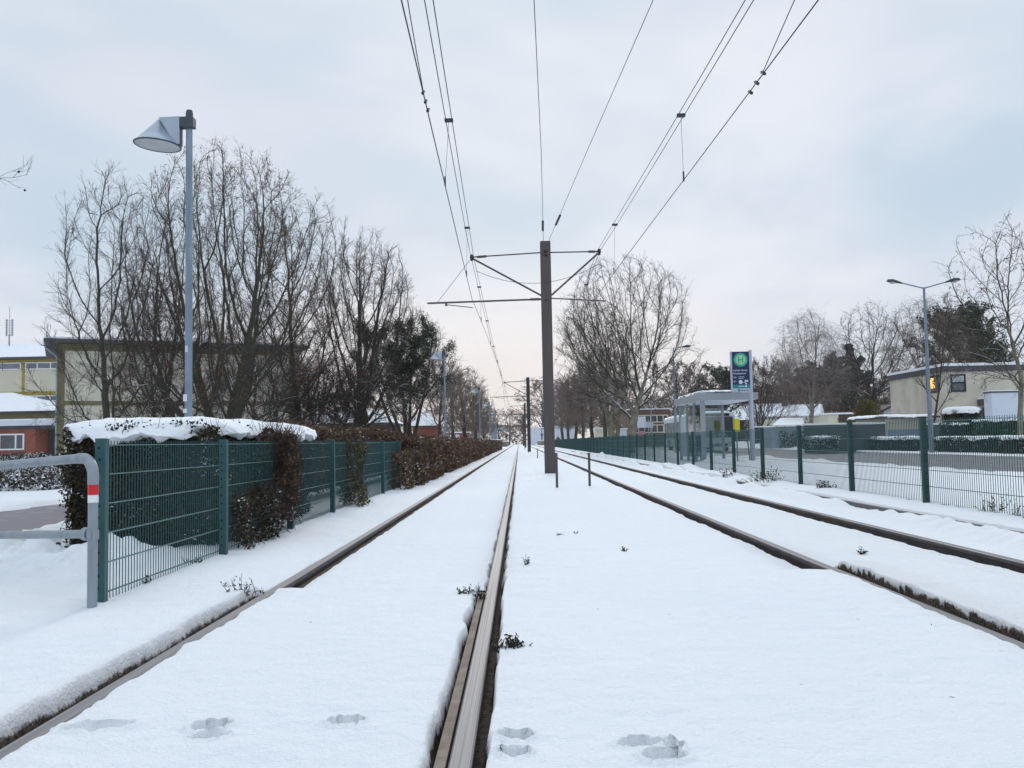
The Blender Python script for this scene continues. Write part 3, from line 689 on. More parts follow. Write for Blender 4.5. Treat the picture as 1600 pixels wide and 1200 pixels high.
for (px, py, Yl, lab) in ((296, 180, 12.9, 'nearest blue grey street lamp with a big cone head, above the snowy hedge'), (694, 549, 46.7, 'street lamp with cone head beside the pine tree'),
                          (749, 606, 78, 'distant slim cone head street lamp right of the brown tree'), (764.5, 629, 107, 'far cone head street lamp, third smallest near the tram stop'), (774, 643, 138, 'farthest cone head street lamp above the tram stop canopy')):
    p0 = at(px, py, Yl); cone_lamp(p0[0], p0[1], p0[2]+0.05-0.02, lab)
# stickers on the near pole
p0 = at(296, 180, 12.9)
for (py, w_, h_) in ((545, .045, .09), (622, .04, .10), (640, .045, .06)):
    q = at(291, py, 12.9); m_ = MB()
    rr_ = 0.0505 if py < 620 else 0.0775
    pts = [(rr_*math.sin(a), -rr_*math.cos(a)) for a in np.linspace(-.9, .1, 6)]
    m_.add([(x, y, 0) for x, y in pts]+[(x, y, h_) for x, y in pts], [(i, i+1, i+7, i+6) for i in range(5)])
    lampobj = [o for o in bpy.data.objects if o.name == 'street_lamp'][0]
    m_.build('sticker', MT['signwhite'], lampobj, loc=(0, 0, q[2]))
# double arm lamp beyond the road
t = thing('double_arm_lamp', 'tall street lamp with two arms beyond the road, in front of the beige house', 'street lamp', (*at(1455, 690, 48)[:2], -0.05))
HD = at(1443, 449, 48)[2]
p = MB(); p.tube([(0, 0, 0), (0, 0, 3.0)], 0.12, 14); p.tube([(0, 0, 3.0), (0, 0, HD+.05)], [0.10, 0.06], 14); p.build('pole', MT['lamppost'], t, smooth=True)
for s in (-1, 1):
    p = MB(); p.tube([(0, 0, HD), (s*1.25, 0, HD+0.33)], 0.035, 8); p.build('arm', MT['lamppost'], t)
    p = MB(); p.tube([(s*1.15, 0, HD+.30), (s*1.35, 0, HD+.36), (s*1.62, 0, HD+.43), (s*1.86, 0, HD+.44), (s*1.95, 0, HD+.42)], [0.04, .07, .10, .08, .02], 10); p.build('lamp_head', MT['lampdark'], t, smooth=True)
    p = MB(); p.tube([(s*1.42, 0, HD+.34), (s*1.65, 0, HD+.345), (s*1.86, 0, HD+.39)], [.03, .085, .03], 10); p.build('lens', MT['lampglass'], t, smooth=True)
def arm_lamp(px, ptop, Yl, lab, s=1, arm=1.2):
    p0 = at(px, ptop, Yl); t = thing('street_lamp', lab, 'street lamp', (p0[0], Yl, -0.05)); H = p0[2]
    p = MB(); p.tube([(0, 0, 0), (0, 0, 3)], 0.09, 10); p.tube([(0, 0, 3), (0, 0, H)], [0.06, 0.045], 10); p.build('pole', MT['lamppost'], t, smooth=True)
    p = MB(); p.tube([(0, 0, H), (s*arm*.6, 0, H+.1)], 0.03, 6); p.build('arm', MT['lamppost'], t)
    p = MB(); p.tube([(s*arm*.5, 0, H+.08), (s*arm*.8, 0, H+.13), (s*arm, 0, H+.15)], [.05, .1, .03], 8); p.build('lamp_head', MT['lampdark'], t, smooth=True)
arm_lamp(1052, 543, 62, 'slim single arm street lamp at the left end of the shelter')
arm_lamp(1016, 590, 105, 'thin distant single arm lamp in front of the brick school block', 1, .9)

# ------------------------------------------------------------------ trees
def branches(rs, start, d, ln, r, n, wander, up, taper=0.35):
    """vectorised random-walk branches -> pts (B,n,3), rad (B,n)"""
    B = len(start); pts = np.zeros((B, n, 3)); pts[:, 0] = start; d = d.copy()
    for i in range(1, n):
        d = d+rs.normal(0, wander, (B, 3)); d[:, 2] += up
        d /= np.linalg.norm(d, axis=1)[:, None]
        pts[:, i] = pts[:, i-1]+d*(ln/(n-1))[:, None]
    rad = r[:, None]*np.linspace(1, taper, n)[None, :]
    return pts, rad
def spawn(rs, pts, rad, k, t0, t1, ang, lenf, radf, lens, aj=0.18, flat=1.0):
    B, n, _ = pts.shape
    idx = np.repeat(np.arange(B), k)
    tt = rs.uniform(t0, t1, len(idx)); f = tt*(n-1); i = np.minimum(f.astype(int), n-2); u = (f-i)[:, None]
    p = pts[idx, i]*(1-u)+pts[idx, i+1]*u; dr = pts[idx, i+1]-pts[idx, i]; dr /= np.linalg.norm(dr, axis=1)[:, None]
    rv = rs.normal(0, 1, (len(idx), 3)); rv[:, 2] *= flat; pr = rv-dr*np.sum(rv*dr, 1)[:, None]; pr /= np.linalg.norm(pr, axis=1)[:, None]
    a = rs.normal(ang, aj, len(idx))[:, None]
    nd = dr*np.cos(a)+pr*np.sin(a)
    ln = lens[idx]*lenf*(1.15-0.65*tt)*rs.uniform(0.65, 1.25, len(idx))
    rr_ = rad[idx, i]*radf
    return p, nd, ln, rr_
def tubes(pts, rad, s):
    B, n, _ = pts.shape
    tan = np.gradient(pts, axis=1); tan /= np.linalg.norm(tan, axis=2)[..., None]+1e-9
    ref = np.where(np.abs(tan[:, :1, 2:3]) < 0.8, np.array([0, 0, 1.0]), np.array([1.0, 0, 0]))
    a = np.cross(tan, np.broadcast_to(ref, tan.shape)); a /= np.linalg.norm(a, axis=2)[..., None]+1e-9
    b = np.cross(tan, a); g = 2*np.pi*np.arange(s)/s
    V = pts[:, :, None, :]+rad[:, :, None, None]*(np.cos(g)[None, None, :, None]*a[:, :, None, :]+np.sin(g)[None, None, :, None]*b[:, :, None, :])
    base = (np.arange(B)*n*s)[:, None, None]+(np.arange(n-1)*s)[None, :, None]
    j = np.arange(s)[None, None, :]; j2 = (np.arange(s)+1) % s; j2 = j2[None, None, :]
    Fq = np.stack([base+j, base+j2, base+s+j2, base+s+j], -1).reshape(-1, 4)
    return V.reshape(-1, 3), Fq
def leafq(rs, P, size, flat=0.0, asp=0.6):
    n = len(P); a = rs.normal(0, 1, (n, 3)); a /= np.linalg.norm(a, axis=1)[:, None]
    b = rs.normal(0, 1, (n, 3)); b[:, 2] += 0; b -= a*np.sum(a*b, 1)[:, None]; b /= np.linalg.norm(b, axis=1)[:, None]
    s = size*rs.uniform(0.6, 1.3, n)[:, None]
    V = np.stack([P-a*s, P-b*s*asp, P+a*s, P+b*s*asp], 1).reshape(-1, 3)
    return V, np.arange(4*n).reshape(n, 4)
class Acc:
    def __init__(s): s.V = []; s.F = []; s.m = []; s.n = 0
    def add(s, V, Fq, m=0): s.V.append(V); s.F.append(Fq+s.n); s.m.append(np.full(len(Fq), m)); s.n += len(V)
    def mesh(s, name, mats, smooth=False): return mesh_np(name, np.concatenate(s.V), np.concatenate(s.F), mats, np.concatenate(s.m), smooth)
def make_tree(seed, H, CR, tr, style='oak', trunkm='bark', twigm='twig', levels=4, dens=1.0, base=0.22, leaves=0, leafm=None, leafsize=0.05, stems=1, seeds=0, lean=0.0, minr=0.0065, splay=0.16, fork=0.0, branchm=None):
    """returns (trunk_mesh, crown_mesh). H height, CR crown radius, tr trunk radius at the foot"""
    rs = np.random.RandomState(seed)
    up = {'oak': 0.025, 'upright': 0.055, 'weep': 0.02, 'spread': 0.02}[style]
    S = stems; st = np.zeros((S, 3)); st[:, :2] = rs.normal(0, 0.12*(S > 1)*max(1, tr*4), (S, 2)); st[:, 2] = -0.15
    d0 = np.tile([lean, 0, 1.0], (S, 1)); 
    if S > 1:
        q = np.arange(S)*2.399+seed; rr0 = splay*np.sqrt((np.arange(S)+.5)/S)*1.5; d0[:, 0] += np.cos(q)*rr0; d0[:, 1] += np.sin(q)*rr0
    if fork > 0: st[:, :2] *= .3; st[:, 2] = fork-.25
    d0 /= np.linalg.norm(d0, axis=1)[:, None]
    hs = np.full(S, (H-fork)*0.95)*(rs.uniform(0.85, 1.02, S) if S > 1 else 1)
    T, TR = branches(rs, st, d0, hs, np.full(S, tr), 14, 0.045, 0.03, 0.12)
    if fork == 0: TR[:, 0] *= 1.35; TR[:, 1] *= 1.08
    k1 = int((26 if style != 'upright' else 22)*dens/max(1, S*0.6))
    B = S*k1; idx = np.repeat(np.arange(S), k1)
    tt = np.tile(np.linspace(base, 0.97, k1), S)+rs.uniform(-.02, .02, B); tt = np.clip(tt, base*.8, .98)
    f = tt*13; i = np.minimum(f.astype(int), 12); u = (f-i)[:, None]
    p = T[idx, i]*(1-u)+T[idx, i+1]*u
    az_ = np.arange(B)*2.399+rs.uniform(-.5, .5, B)
    el = {'oak': 0.30+0.75*tt, 'upright': 0.62+0.62*tt, 'weep': 0.55+0.6*tt, 'spread': 0.10+0.75*tt}[style]+rs.normal(0, 0.12, B)
    d = np.stack([np.cos(az_)*np.cos(el), np.sin(az_)*np.cos(el), np.sin(el)], 1)
    env = np.sqrt(np.clip(1-((tt-base-0.22)/(1-base))**2, 0.04, 1)) if style != 'upright' else (1.1-0.6*tt)
    ln = CR*env*rs.uniform(0.85, 1.2, B)*(1.15 if style != 'upright' else 1.5)
    ln = np.minimum(ln, (1.06-tt)*H*1.5+0.6)
    r = np.minimum(TR[idx, i]*0.62, 0.022*ln+0.012)
    b1, r1 = branches(rs, p, d, ln, r, 9, 0.11, up, 0.25)
    A = Acc(); V, Fq = tubes(T, TR, 10); A.add(V, Fq, 0)
    if fork > 0:
        bt, br = branches(rs, np.array([[0, 0, -.15]]), np.array([[0, 0, 1.]]), np.array([fork+.1]), np.array([tr*1.9]), 6, .02, 0, .8); br[:, 0] *= 1.3; V, Fq = tubes(bt, br, 12); A.add(V, Fq, 0)
    K = Acc(); V, Fq = tubes(b1, r1, 6); K.add(V, Fq, 0)
    tips = [b1[:, -1]]
    ks = [int(8*dens**.5), int(6*dens**.5), 4, 2][:levels]; pts, rad, lens = b1, r1, ln
    lf = {'oak': (.62, .58, .55, .55), 'upright': (.55, .5, .5, .5), 'weep': (.5, .5, .5, .5), 'spread': (.62, .6, .55, .55)}[style]
    for L_ in range(levels):
        p, nd, ln, rr_ = spawn(rs, pts, rad, ks[L_], (0.28, 0.2, .1, .1)[L_], 1.0, 0.58 if style != 'upright' else 0.42, lf[L_], 0.62, lens)
        ln = np.maximum(ln, 0.20); rr_ = np.maximum(rr_, minr*(1, 1, .8, .6)[L_])
        upp = up*0.9 if not (style == 'weep' and L_ >= 1) else -0.22
        npt = 6 if L_ == 0 else (5 if L_ == 1 else 4)
        if style == 'weep' and L_ >= 1: npt = 6; ln = ln*1.5
        pts, rad = branches(rs, p, nd, ln, rr_, npt, 0.15, upp, 0.45); lens = ln
        V, Fq = tubes(pts, rad, 5 if L_ == 0 else 3); K.add(V, Fq, 0 if L_ == 0 else 1)
    mats = [MT[branchm or trunkm], MT[twigm]]
    if leaves:
        q = pts.reshape(-1, 3); q = q[rs.randint(0, len(q), leaves)]
        keep = fbm(q[:, 0]*.6+seed, q[:, 2]*.6+q[:, 1]*.3, 2, seed) > -0.02
        V, Fq = leafq(rs, q[keep]+rs.normal(0, 0.08, (keep.sum(), 3)), leafsize); K.add(V, Fq, 2); mats.append(MT[leafm])
    if seeds:
        q = pts[:, -1][rs.randint(0, len(pts), seeds)]-(0, 0, 0.06)
        for _ in range(3):
            V, Fq = leafq(rs, q, 0.035, asp=1.0); K.add(V, Fq, len(mats))
        mats.append(MT['leafseed'])
    return A.mesh('trunk', [MT[trunkm]], True), K.mesh('crown', mats)
def put_tree(meshes, name, label, cat, loc, rz=0, sc_=1.0, group=None):
    t = thing(name, label, cat, loc, rz, group); t.scale = (sc_,)*3 if not hasattr(sc_, '__len__') else sc_
    link('trunk', meshes[0], t); link('crown', meshes[1], t); return t
def hz(py, Yt, px): return at(px, py, Yt)[2]+0.1
def T_(name, label, px, ptop, Yt, CR, tr, seed, rz=0, group=None, cat='tree', **k):
    p0 = at(px, 690, Yt); m = make_tree(seed, hz(ptop, Yt, px), CR, tr, **k)
    return put_tree(m, name, label, cat, (p0[0], Yt, -0.1), rz, 1.0, group), m

from mathutils import kdtree
def make_grown(seed, H, CR, tr, shape='round', base=.18, stems=1, splay=.2, n=2200, up=.10, step=None, trunkm='bark', branchm=None, twigm='twig', twk=3, sub=3, twl=.6, twr=.0058, leaves=0, leafm=None, leafsize=.045, seeds=0, lean=0., depth=1.0, wig=.0, mom=.6, droop=0.05, radial=.5):
    """bare tree grown into an envelope: nodes reach for scattered points, radii follow the pipe rule"""
    rs = np.random.RandomState(seed); step = step or H*.022; dk = step*1.7; di = step*11
    zb = H*base
    def env(t):
        if shape == 'round': return np.sqrt(np.clip(1-((t-.42)/.60)**2, 0, 1))
        if shape == 'vase': return np.clip(.22+1.15*t, 0, 1)*np.sqrt(np.clip(1-(np.clip(t-.45, 0, 1)/.56)**2, 0, 1))
        if shape == 'column': return (.35+.65*np.sqrt(np.clip(1-((t-.35)/.66)**2, 0, 1)))*np.clip((1.02-t)*5, 0, 1)
        if shape == 'cone': return np.clip(1.05-t, 0, 1)**.7
        return np.clip(t*3, .4, 1)*np.sqrt(np.clip(1-((t-.3)/.72)**2, 0, 1))      # fan
    t = rs.uniform(0, 1, n*6); e = env(t); keep = rs.uniform(0, 1, n*6) < e**2; t = t[keep][:n]; e = env(t)
    a = rs.uniform(0, 6.283, len(t)); q = rs.uniform(0, 1, len(t))**.52
    lump = 1+.55*fbm(np.cos(a)*1.5+seed, np.sin(a)*1.5+t*3.5, 3, seed)*2
    Aq = np.stack([np.cos(a)*e*q*CR*lump+lean*H*t, np.sin(a)*e*q*CR*lump*depth, zb+t*(H-zb)], 1)
    P = []; par = []; nch = {}
    for s in range(stems):
        az = s*2.399+seed; rr = splay*math.sqrt((s+.3)/stems) if stems > 1 else 0
        d = np.array([math.cos(az)*rr+lean, math.sin(az)*rr*depth, 1.]); d /= np.linalg.norm(d)
        p = np.array([math.cos(az), math.sin(az), 0])*tr*.8*(stems > 1); p[2] = -.15; par.append(-1); P.append(p.copy())
        k = int((zb*(1.15 if stems > 1 else 1.0))/step)+1
        for i in range(k):
            d = d+rs.normal(0, .035, 3); d /= np.linalg.norm(d); p = p+d*step; par.append(len(P)-1); P.append(p.copy())
    for it in range(120):
        kd = kdtree.KDTree(len(P)); 
        for i, p in enumerate(P): kd.insert(p, i)
        kd.balance(); acc = {}; alive = []
        for j, a_ in enumerate(Aq):
            co, i, dist = kd.find(a_)
            if dist > dk: alive.append(j)
            else: continue
            if dist < di:
                v = (a_-P[i])/dist
                if i in acc: acc[i] += v
                else: acc[i] = v.copy()
        if not acc or len(alive) < 5: break
        Aq = Aq[alive]; grew = 0
        for i, v in acc.items():
            nv = np.linalg.norm(v)
            if nv < 1e-3: continue
            d = v/nv+np.array([0, 0, up+.05])+rs.normal(0, .05+wig, 3)
            cz = zb*.75 if shape in ('round', 'vase') else max(zb*.7, P[i][2]-H*.16)
            rv_ = P[i]-np.array([lean*cz, 0, cz]); d = d+rv_/(np.linalg.norm(rv_)+.3)*radial
            if par[i] >= 0:
                pd = P[i]-P[par[i]]; d = d+pd/np.linalg.norm(pd)*mom
            if nch.get(i, 0) >= 3: continue
            d /= np.linalg.norm(d); q_ = P[i]+d*step; co, k_, ds_ = kd.find(q_)
            if ds_ < step*.62: nch[i] = nch.get(i, 0)+1; continue
            P.append(q_); par.append(i); grew += 1; nch[i] = nch.get(i, 0)+1
        if len(P) > 9000: break
        if grew == 0 and it > 30: break
    P = np.array(P); par = np.array(par); N_ = len(P)
    r2 = np.zeros(N_); ex = 2.35
    leaf = np.ones(N_, bool); leaf[par[par >= 0]] = False
    for i in range(N_-1, -1, -1):
        if leaf[i]: r2[i] += .0115**ex
        if par[i] >= 0: r2[par[i]] += r2[i]
    rad = r2**(1/ex); rad *= 1.0; root = rad[par < 0].max(); g = math.log(max(tr*1.25/.0115, 1.1))/math.log(root/.0115) if root > .0116 else 1
    rad = .0115*(rad/.0115)**g
    low = np.clip(1-P[:, 2]/(H*.06), 0, 1); rad = rad*(1+.35*low*(rad > tr*.5))
    # smooth the paths a little
    for _ in range(2):
        ch = np.zeros((N_, 3)); cn = np.zeros(N_)
        m = par >= 0; np.add.at(ch, par[m], P[m]); np.add.at(cn, par[m], 1)
        ok = m & (cn > 0); P[ok] = P[ok]*.5+.25*P[par[ok]]+.25*ch[ok]/cn[ok, None]
    m = np.where(par >= 0)[0]; a0 = P[par[m]]; a1 = P[m]; ra = np.minimum(rad[par[m]], rad[m]*1.18); rb = rad[m]
    dd = a1-a0; ln = np.linalg.norm(dd, axis=1)+1e-6; a0e = a0-dd/ln[:, None]*ra[:, None]*.25
    A = Acc(); K = Acc()
    seg = np.stack([a0e, a1], 1); sr = np.stack([ra, rb], 1)
    big = rb > tr*.42
    if not big.any(): big = rb > rb.max()*.5
    V, Fq = tubes(seg[big], sr[big], 10); A.add(V, Fq, 0)
    mid = (~big) & (rb > .022)
    if mid.any(): V, Fq = tubes(seg[mid], sr[mid], 6); K.add(V, Fq, 0)
    sm = (~big) & (rb <= .022)
    V, Fq = tubes(seg[sm], sr[sm], 4); K.add(V, Fq, 0)
    # twigs
    ts = np.where(rb < .032)[0]; idx = np.repeat(ts, twk); u = rs.uniform(0, 1, len(idx))[:, None]
    st = a0[idx]*(1-u)+a1[idx]*u; dr = dd[idx]/ln[idx][:, None]
    rv = rs.normal(0, 1, (len(idx), 3)); pr = rv-dr*np.sum(rv*dr, 1)[:, None]; pr /= np.linalg.norm(pr, axis=1)[:, None]
    an = rs.normal(.62, .15, len(idx))[:, None]; nd = dr*np.cos(an)+pr*np.sin(an)
    L1 = twl*rs.uniform(.5, 1.3, len(idx)); pts, rd = branches(rs, st, nd, L1, np.full(len(idx), twr), 4 if droop > 0 else 6, .10, droop, .6)
    V, Fq = tubes(pts, rd, 3); K.add(V, Fq, 1)
    if sub:
        p, nd, l2, rr_ = spawn(rs, pts, rd, sub, .15, 1., .6, .55, .8, L1); pts, rd = branches(rs, p, nd, np.maximum(l2, .12), np.maximum(rr_, twr*.6), 3, .12, .03 if droop > 0 else -.25, .7)
        V, Fq = tubes(pts, rd, 3); K.add(V, Fq, 1)
    mats = [MT[branchm or trunkm], MT[twigm]]
    if leaves:
        q = pts[:, 1:].reshape(-1, 3); q = q[rs.randint(0, len(q), leaves)]; kp = fbm(q[:, 0]*.5+seed, q[:, 2]*.5+q[:, 1]*.3, 2, seed) > 0
        V, Fq = leafq(rs, q[kp]+rs.normal(0, .03, (kp.sum(), 3)), leafsize); K.add(V, Fq, 2); mats.append(MT[leafm])
    if seeds:
        q = pts[:, -1][rs.randint(0, len(pts), seeds)]-(0, 0, .07)
        for _ in range(3): V, Fq = leafq(rs, q, .034, asp=1.); K.add(V, Fq, len(mats))
        mats.append(MT['leafseed'])
    return A.mesh('trunk', [MT[trunkm]], True), K.mesh('crown', mats)
def G_(name, label, px, ptop, Yt, CR, tr, seed, rz=0, **k):
    p0 = at(px, 690, Yt); return put_tree(make_grown(seed, hz(ptop, Yt, px), CR, tr, **k), name, label, 'tree', (p0[0], Yt, -.1), rz)

G_('bare_tree', 'slender bare tree with one straight trunk, leftmost behind the hedge', 168, 244, 38, 2.4, .16, 11, shape='column', base=.10, n=1100, trunkm='barkgreen', up=.02, wig=.04, twl=.6, depth=1)
G_('bare_tree', 'bare tree with low snowy limbs against the beige school wall', 248, 420, 45, 3.0, .12, 12, shape='round', base=.14, stems=2, n=1000, trunkm='barkgreen', up=.02)
G_('big_oak_tree', 'largest spreading bare tree with many stems, right behind the near lamp', 350, 232, 42, 4.7, .22, 13, shape='round', base=.10, stems=5, splay=.42, n=4600, trunkm='barkgreen', up=.02, wig=.02, leaves=14000, leafm='leafbrown', leafsize=.04)
G_('bare_tree', 'bushy bare tree filling the gap left of the big spreading tree', 286, 318, 50, 3.2, .13, 14, shape='round', base=.16, stems=3, splay=.36, n=1500, up=.02, leaves=1500, leafm='leafbrown', leafsize=.04)
G_('bare_tree', 'tall bare tree with airy top between the big tree and the vase shaped tree', 467, 282, 48, 3.1, .18, 15, shape='column', base=.14, n=1900, trunkm='barkgreen', up=.02, leaves=2500, leafm='leafbrown', leafsize=.045, wig=.05)
G_('bare_tree', 'bare tree low and dense behind the brown hedge', 415, 470, 56, 3.8, .15, 16, shape='fan', base=.12, stems=2, n=1200, up=.0, leaves=900, leafm='leafbrown', leafsize=.05)
G_('beech_tree', 'vase shaped bare tree with stout trunk and snowy lower limbs', 568, 366, 50, 3.5, .33, 17, shape='vase', base=.15, n=3000, up=.06, leaves=500, leafm='leafred', leafsize=.05, twl=.5)
G_('bare_tree', 'wide low limbed bare tree whose snowy branches spread under the vase shaped tree', 552, 560, 49, 3.8, .15, 27, shape='fan', base=.25, n=500, up=-.05, twk=1, twl=.7)
G_('beech_tree', 'small russet leaved tree in front of the low brick school building', 505, 565, 46, 2.2, .07, 18, shape='round', base=.2, n=500, leaves=900, leafm='leafred', leafsize=.05)
G_('bare_tree', 'bare tree with fine twigs reaching right above the pine', 640, 486, 64, 3.3, .14, 19, shape='fan', base=.25, n=1100, up=.02, leaves=500, leafm='leafred')
# pines and conifers
def make_conifer(seed, H, CR, tr, needle, stems=1, base=.2, n=26000, size=.09, shape='cone'):
    rs = np.random.RandomState(seed); S = stems
    st = np.zeros((S, 3)); st[:, :2] = rs.normal(0, 0.15*(S > 1), (S, 2)); st[:, 2] = -.1
    d0 = np.tile([0, 0, 1.0], (S, 1))
    if S > 1: d0[:, :2] += rs.normal(0, 0.25, (S, 2))
    T, TR = branches(rs, st, d0, np.full(S, H*.95), np.full(S, tr), 10, .04, .03, .15)
    k1 = int(60/S); B = S*k1; idx = np.repeat(np.arange(S), k1); tt = rs.uniform(base, .99, B)
    f = tt*9; i = np.minimum(f.astype(int), 8); u = (f-i)[:, None]; p = T[idx, i]*(1-u)+T[idx, i+1]*u
    az_ = rs.uniform(0, 6.283, B); el = rs.normal(0.10 if shape == 'cone' else 0.4, 0.15, B)+.35*tt
    d = np.stack([np.cos(az_)*np.cos(el), np.sin(az_)*np.cos(el), np.sin(el)], 1)
    env = (1.04-tt) if shape == 'cone' else np.sqrt(np.clip(1-((tt-.55)/.5)**2, .06, 1))
    ln = CR*env*rs.uniform(.7, 1.25, B)*(1.25 if shape == 'cone' else 1)+.2
    b1, r1 = branches(rs, p, d, ln, .012*ln+.012, 7, .09, .03, .3)
    A = Acc(); V, Fq = tubes(T, TR, 8); A.add(V, Fq)
    K = Acc(); V, Fq = tubes(b1, r1, 4); K.add(V, Fq, 0)
    p, nd, l2, rr_ = spawn(rs, b1, r1, 11, .25, 1., .7, .38, .6, ln); l2 = np.maximum(l2, .25)
    b2, r2 = branches(rs, p, nd, l2, np.maximum(rr_, .006), 4, .12, .03); V, Fq = tubes(b2, r2, 3); K.add(V, Fq, 0)
    q = b2.reshape(-1, 3); q = q[rs.randint(0, len(q), n)]+rs.normal(0, .13, (n, 3))
    V, Fq = leafq(rs, q, size, asp=.35); K.add(V, Fq, 1)
    return A.mesh('trunk', [MT['bark']], True), K.mesh('crown', [MT['bark'], MT[needle]])
def CON(label, px, ptop, Yt, CR, tr, seed, needle='conifer', **k):
    p0 = at(px, 690, Yt); H = hz(ptop, Yt, px)
    return put_tree(make_conifer(seed, H, CR, tr, needle, **k), 'conifer_tree' if k.get('shape', 'cone') == 'cone' else 'pine_tree', label, 'tree', (p0[0], Yt, -.1))
CON('dark green pine with several stems beside the second lamp', 640, 506, 60, 2.1, .14, 31, stems=5, base=.45, shape='pine', n=34000, size=.075)
CON('dark pointed conifer between the birch and the bare oak', 1322, 532, 150, 7.8, .4, 32, 'coniferblue', n=34000, size=.28)
CON('broad dark conifer left of the pointed one', 1294, 592, 160, 7.4, .4, 33, 'coniferblue', n=24000, size=.30, shape='pine', base=.1)
CON('olive green conifer rising behind the beige house roof', 1517, 500, 92, 4.6, .25, 34, 'conifer', n=26000, size=.17, shape='pine', base=.35)
CON('dark conifer low behind the right end of the beige house', 1553, 540, 98, 3.2, .2, 35, 'coniferblue', n=14000, size=.17, shape='pine', base=.2)
CON('yellowish green conifer by the white gabled annexe', 1362, 628, 68, 2.1, .12, 36, 'coniferolive', n=12000, size=.10, base=.05)
CON('dark evergreen bush tree left of the shelter sign', 1125, 585, 130, 4.0, .2, 37, 'conifer', n=9000, size=.2, shape='pine', base=.15)
# right side bare trees
G_('plane_tree', 'big bare tree with a pale forked trunk behind the right fence, left of the shelter', 984, 402, 62, 4.7, .21, 41, shape='round', base=.22, n=2800, trunkm='barkplane', branchm='barkgreen', seeds=500, up=.02, twk=2)
G_('plane_tree', 'pale trunked bare tree leaning left, beside the big forked one', 962, 470, 66, 3.4, .20, 42, shape='vase', base=.2, stems=2, splay=.2, n=1300, trunkm='barkplane', branchm='barkplane', lean=-.13, seeds=200, up=.06)
G_('plane_tree', 'bare tree with hanging seed balls at the right edge of the picture', 1596, 328, 46, 2.8, .10, 43, shape='column', base=.26, n=800, trunkm='barkplane', branchm='barkgreen', twk=1, sub=2, twl=.7, twr=.008, seeds=420, up=.04, wig=.06)
G_('birch_tree', 'pale weeping birch behind the white roofed shed', 1268, 488, 80, 3.2, .16, 44, shape='round', base=.30, n=900, trunkm='barkbirch', branchm='twigbirch', twigm='twigbirch', twl=1.3, droop=-.30, twk=3, sub=2, twr=.006, up=.12)
G_('bare_tree', 'bare oak with crooked limbs left of the beige house', 1375, 476, 82, 4.4, .30, 45, shape='round', base=.32, n=900, up=.05, wig=.08, twk=2, sub=2, twl=.7, twr=.009)
G_('birch_tree', 'brown weeping tree behind the double arm lamp', 1462, 464, 88, 4.4, .2, 46, shape='round', base=.2, n=1100, trunkm='barkgreen', twigm='twigfar', twl=1.3, droop=-.22, twk=3, sub=2, twr=.008, up=.1)
T_('bare_tree', 'slim bare tree directly behind the double arm lamp pole', 1457, 470, 57, 1.6, 0.09, 47, style='upright', dens=.6, base=.3, levels=3)
T_('bare_tree', 'bare twiggy tree just right of the stop sign', 1188, 566, 100, 3.0, 0.11, 48, style='upright', dens=1.0, base=.12, stems=4, levels=3)
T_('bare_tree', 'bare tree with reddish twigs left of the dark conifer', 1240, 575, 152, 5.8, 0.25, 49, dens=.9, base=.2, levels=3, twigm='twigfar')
# trees along the right fence towards the distance
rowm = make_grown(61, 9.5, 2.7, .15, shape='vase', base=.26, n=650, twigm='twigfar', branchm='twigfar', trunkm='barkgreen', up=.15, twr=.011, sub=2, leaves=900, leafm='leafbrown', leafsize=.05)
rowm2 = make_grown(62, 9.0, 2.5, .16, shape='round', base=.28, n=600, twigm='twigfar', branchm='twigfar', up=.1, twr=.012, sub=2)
for i, (px, pt, Yt, lab) in enumerate(((948, 545, 78, 'bare tree just left of the pale leaning tree'), (926, 562, 93, 'bare tree, third from the tall pale one along the fence'), (910, 580, 108, 'bare tree with pinkish twigs, fourth along the fence'),
        (899, 588, 124, 'bare tree fifth along the right fence'), (889, 590, 142, 'bare tree sixth along the right fence, near the big mast'), (880, 600, 165, 'smallest bare tree of the row, next to the big mast'))):
    p0 = at(px, 690, Yt); s_ = hz(pt, Yt, px)/9.3
    put_tree((rowm, rowm2)[i % 2], 'roadside_tree', lab, 'tree', (p0[0], Yt, -.1), i*1.3, s_, 'row of bare trees along the right fence')
# left distance
lrow = [(728, 570, 92, 'brown twigged bare tree between the second and third lamps'), (706, 590, 105, 'bare tree behind the second lamp'), (756, 620, 150, 'smaller bare tree behind the third lamp'), (688, 560, 80, 'bare tree just right of the pine'), (742, 600, 125, 'bare tree right behind the third lamp pole')]
for i, (px, pt, Yt, lab) in enumerate(lrow):
    p0 = at(px, 690, Yt); s_ = hz(pt, Yt, px)/9.3
    put_tree((rowm2, rowm)[i % 2], 'roadside_tree', lab, 'tree', (p0[0], Yt, -.1), i*2.1+1, s_, 'bare trees along the left path')
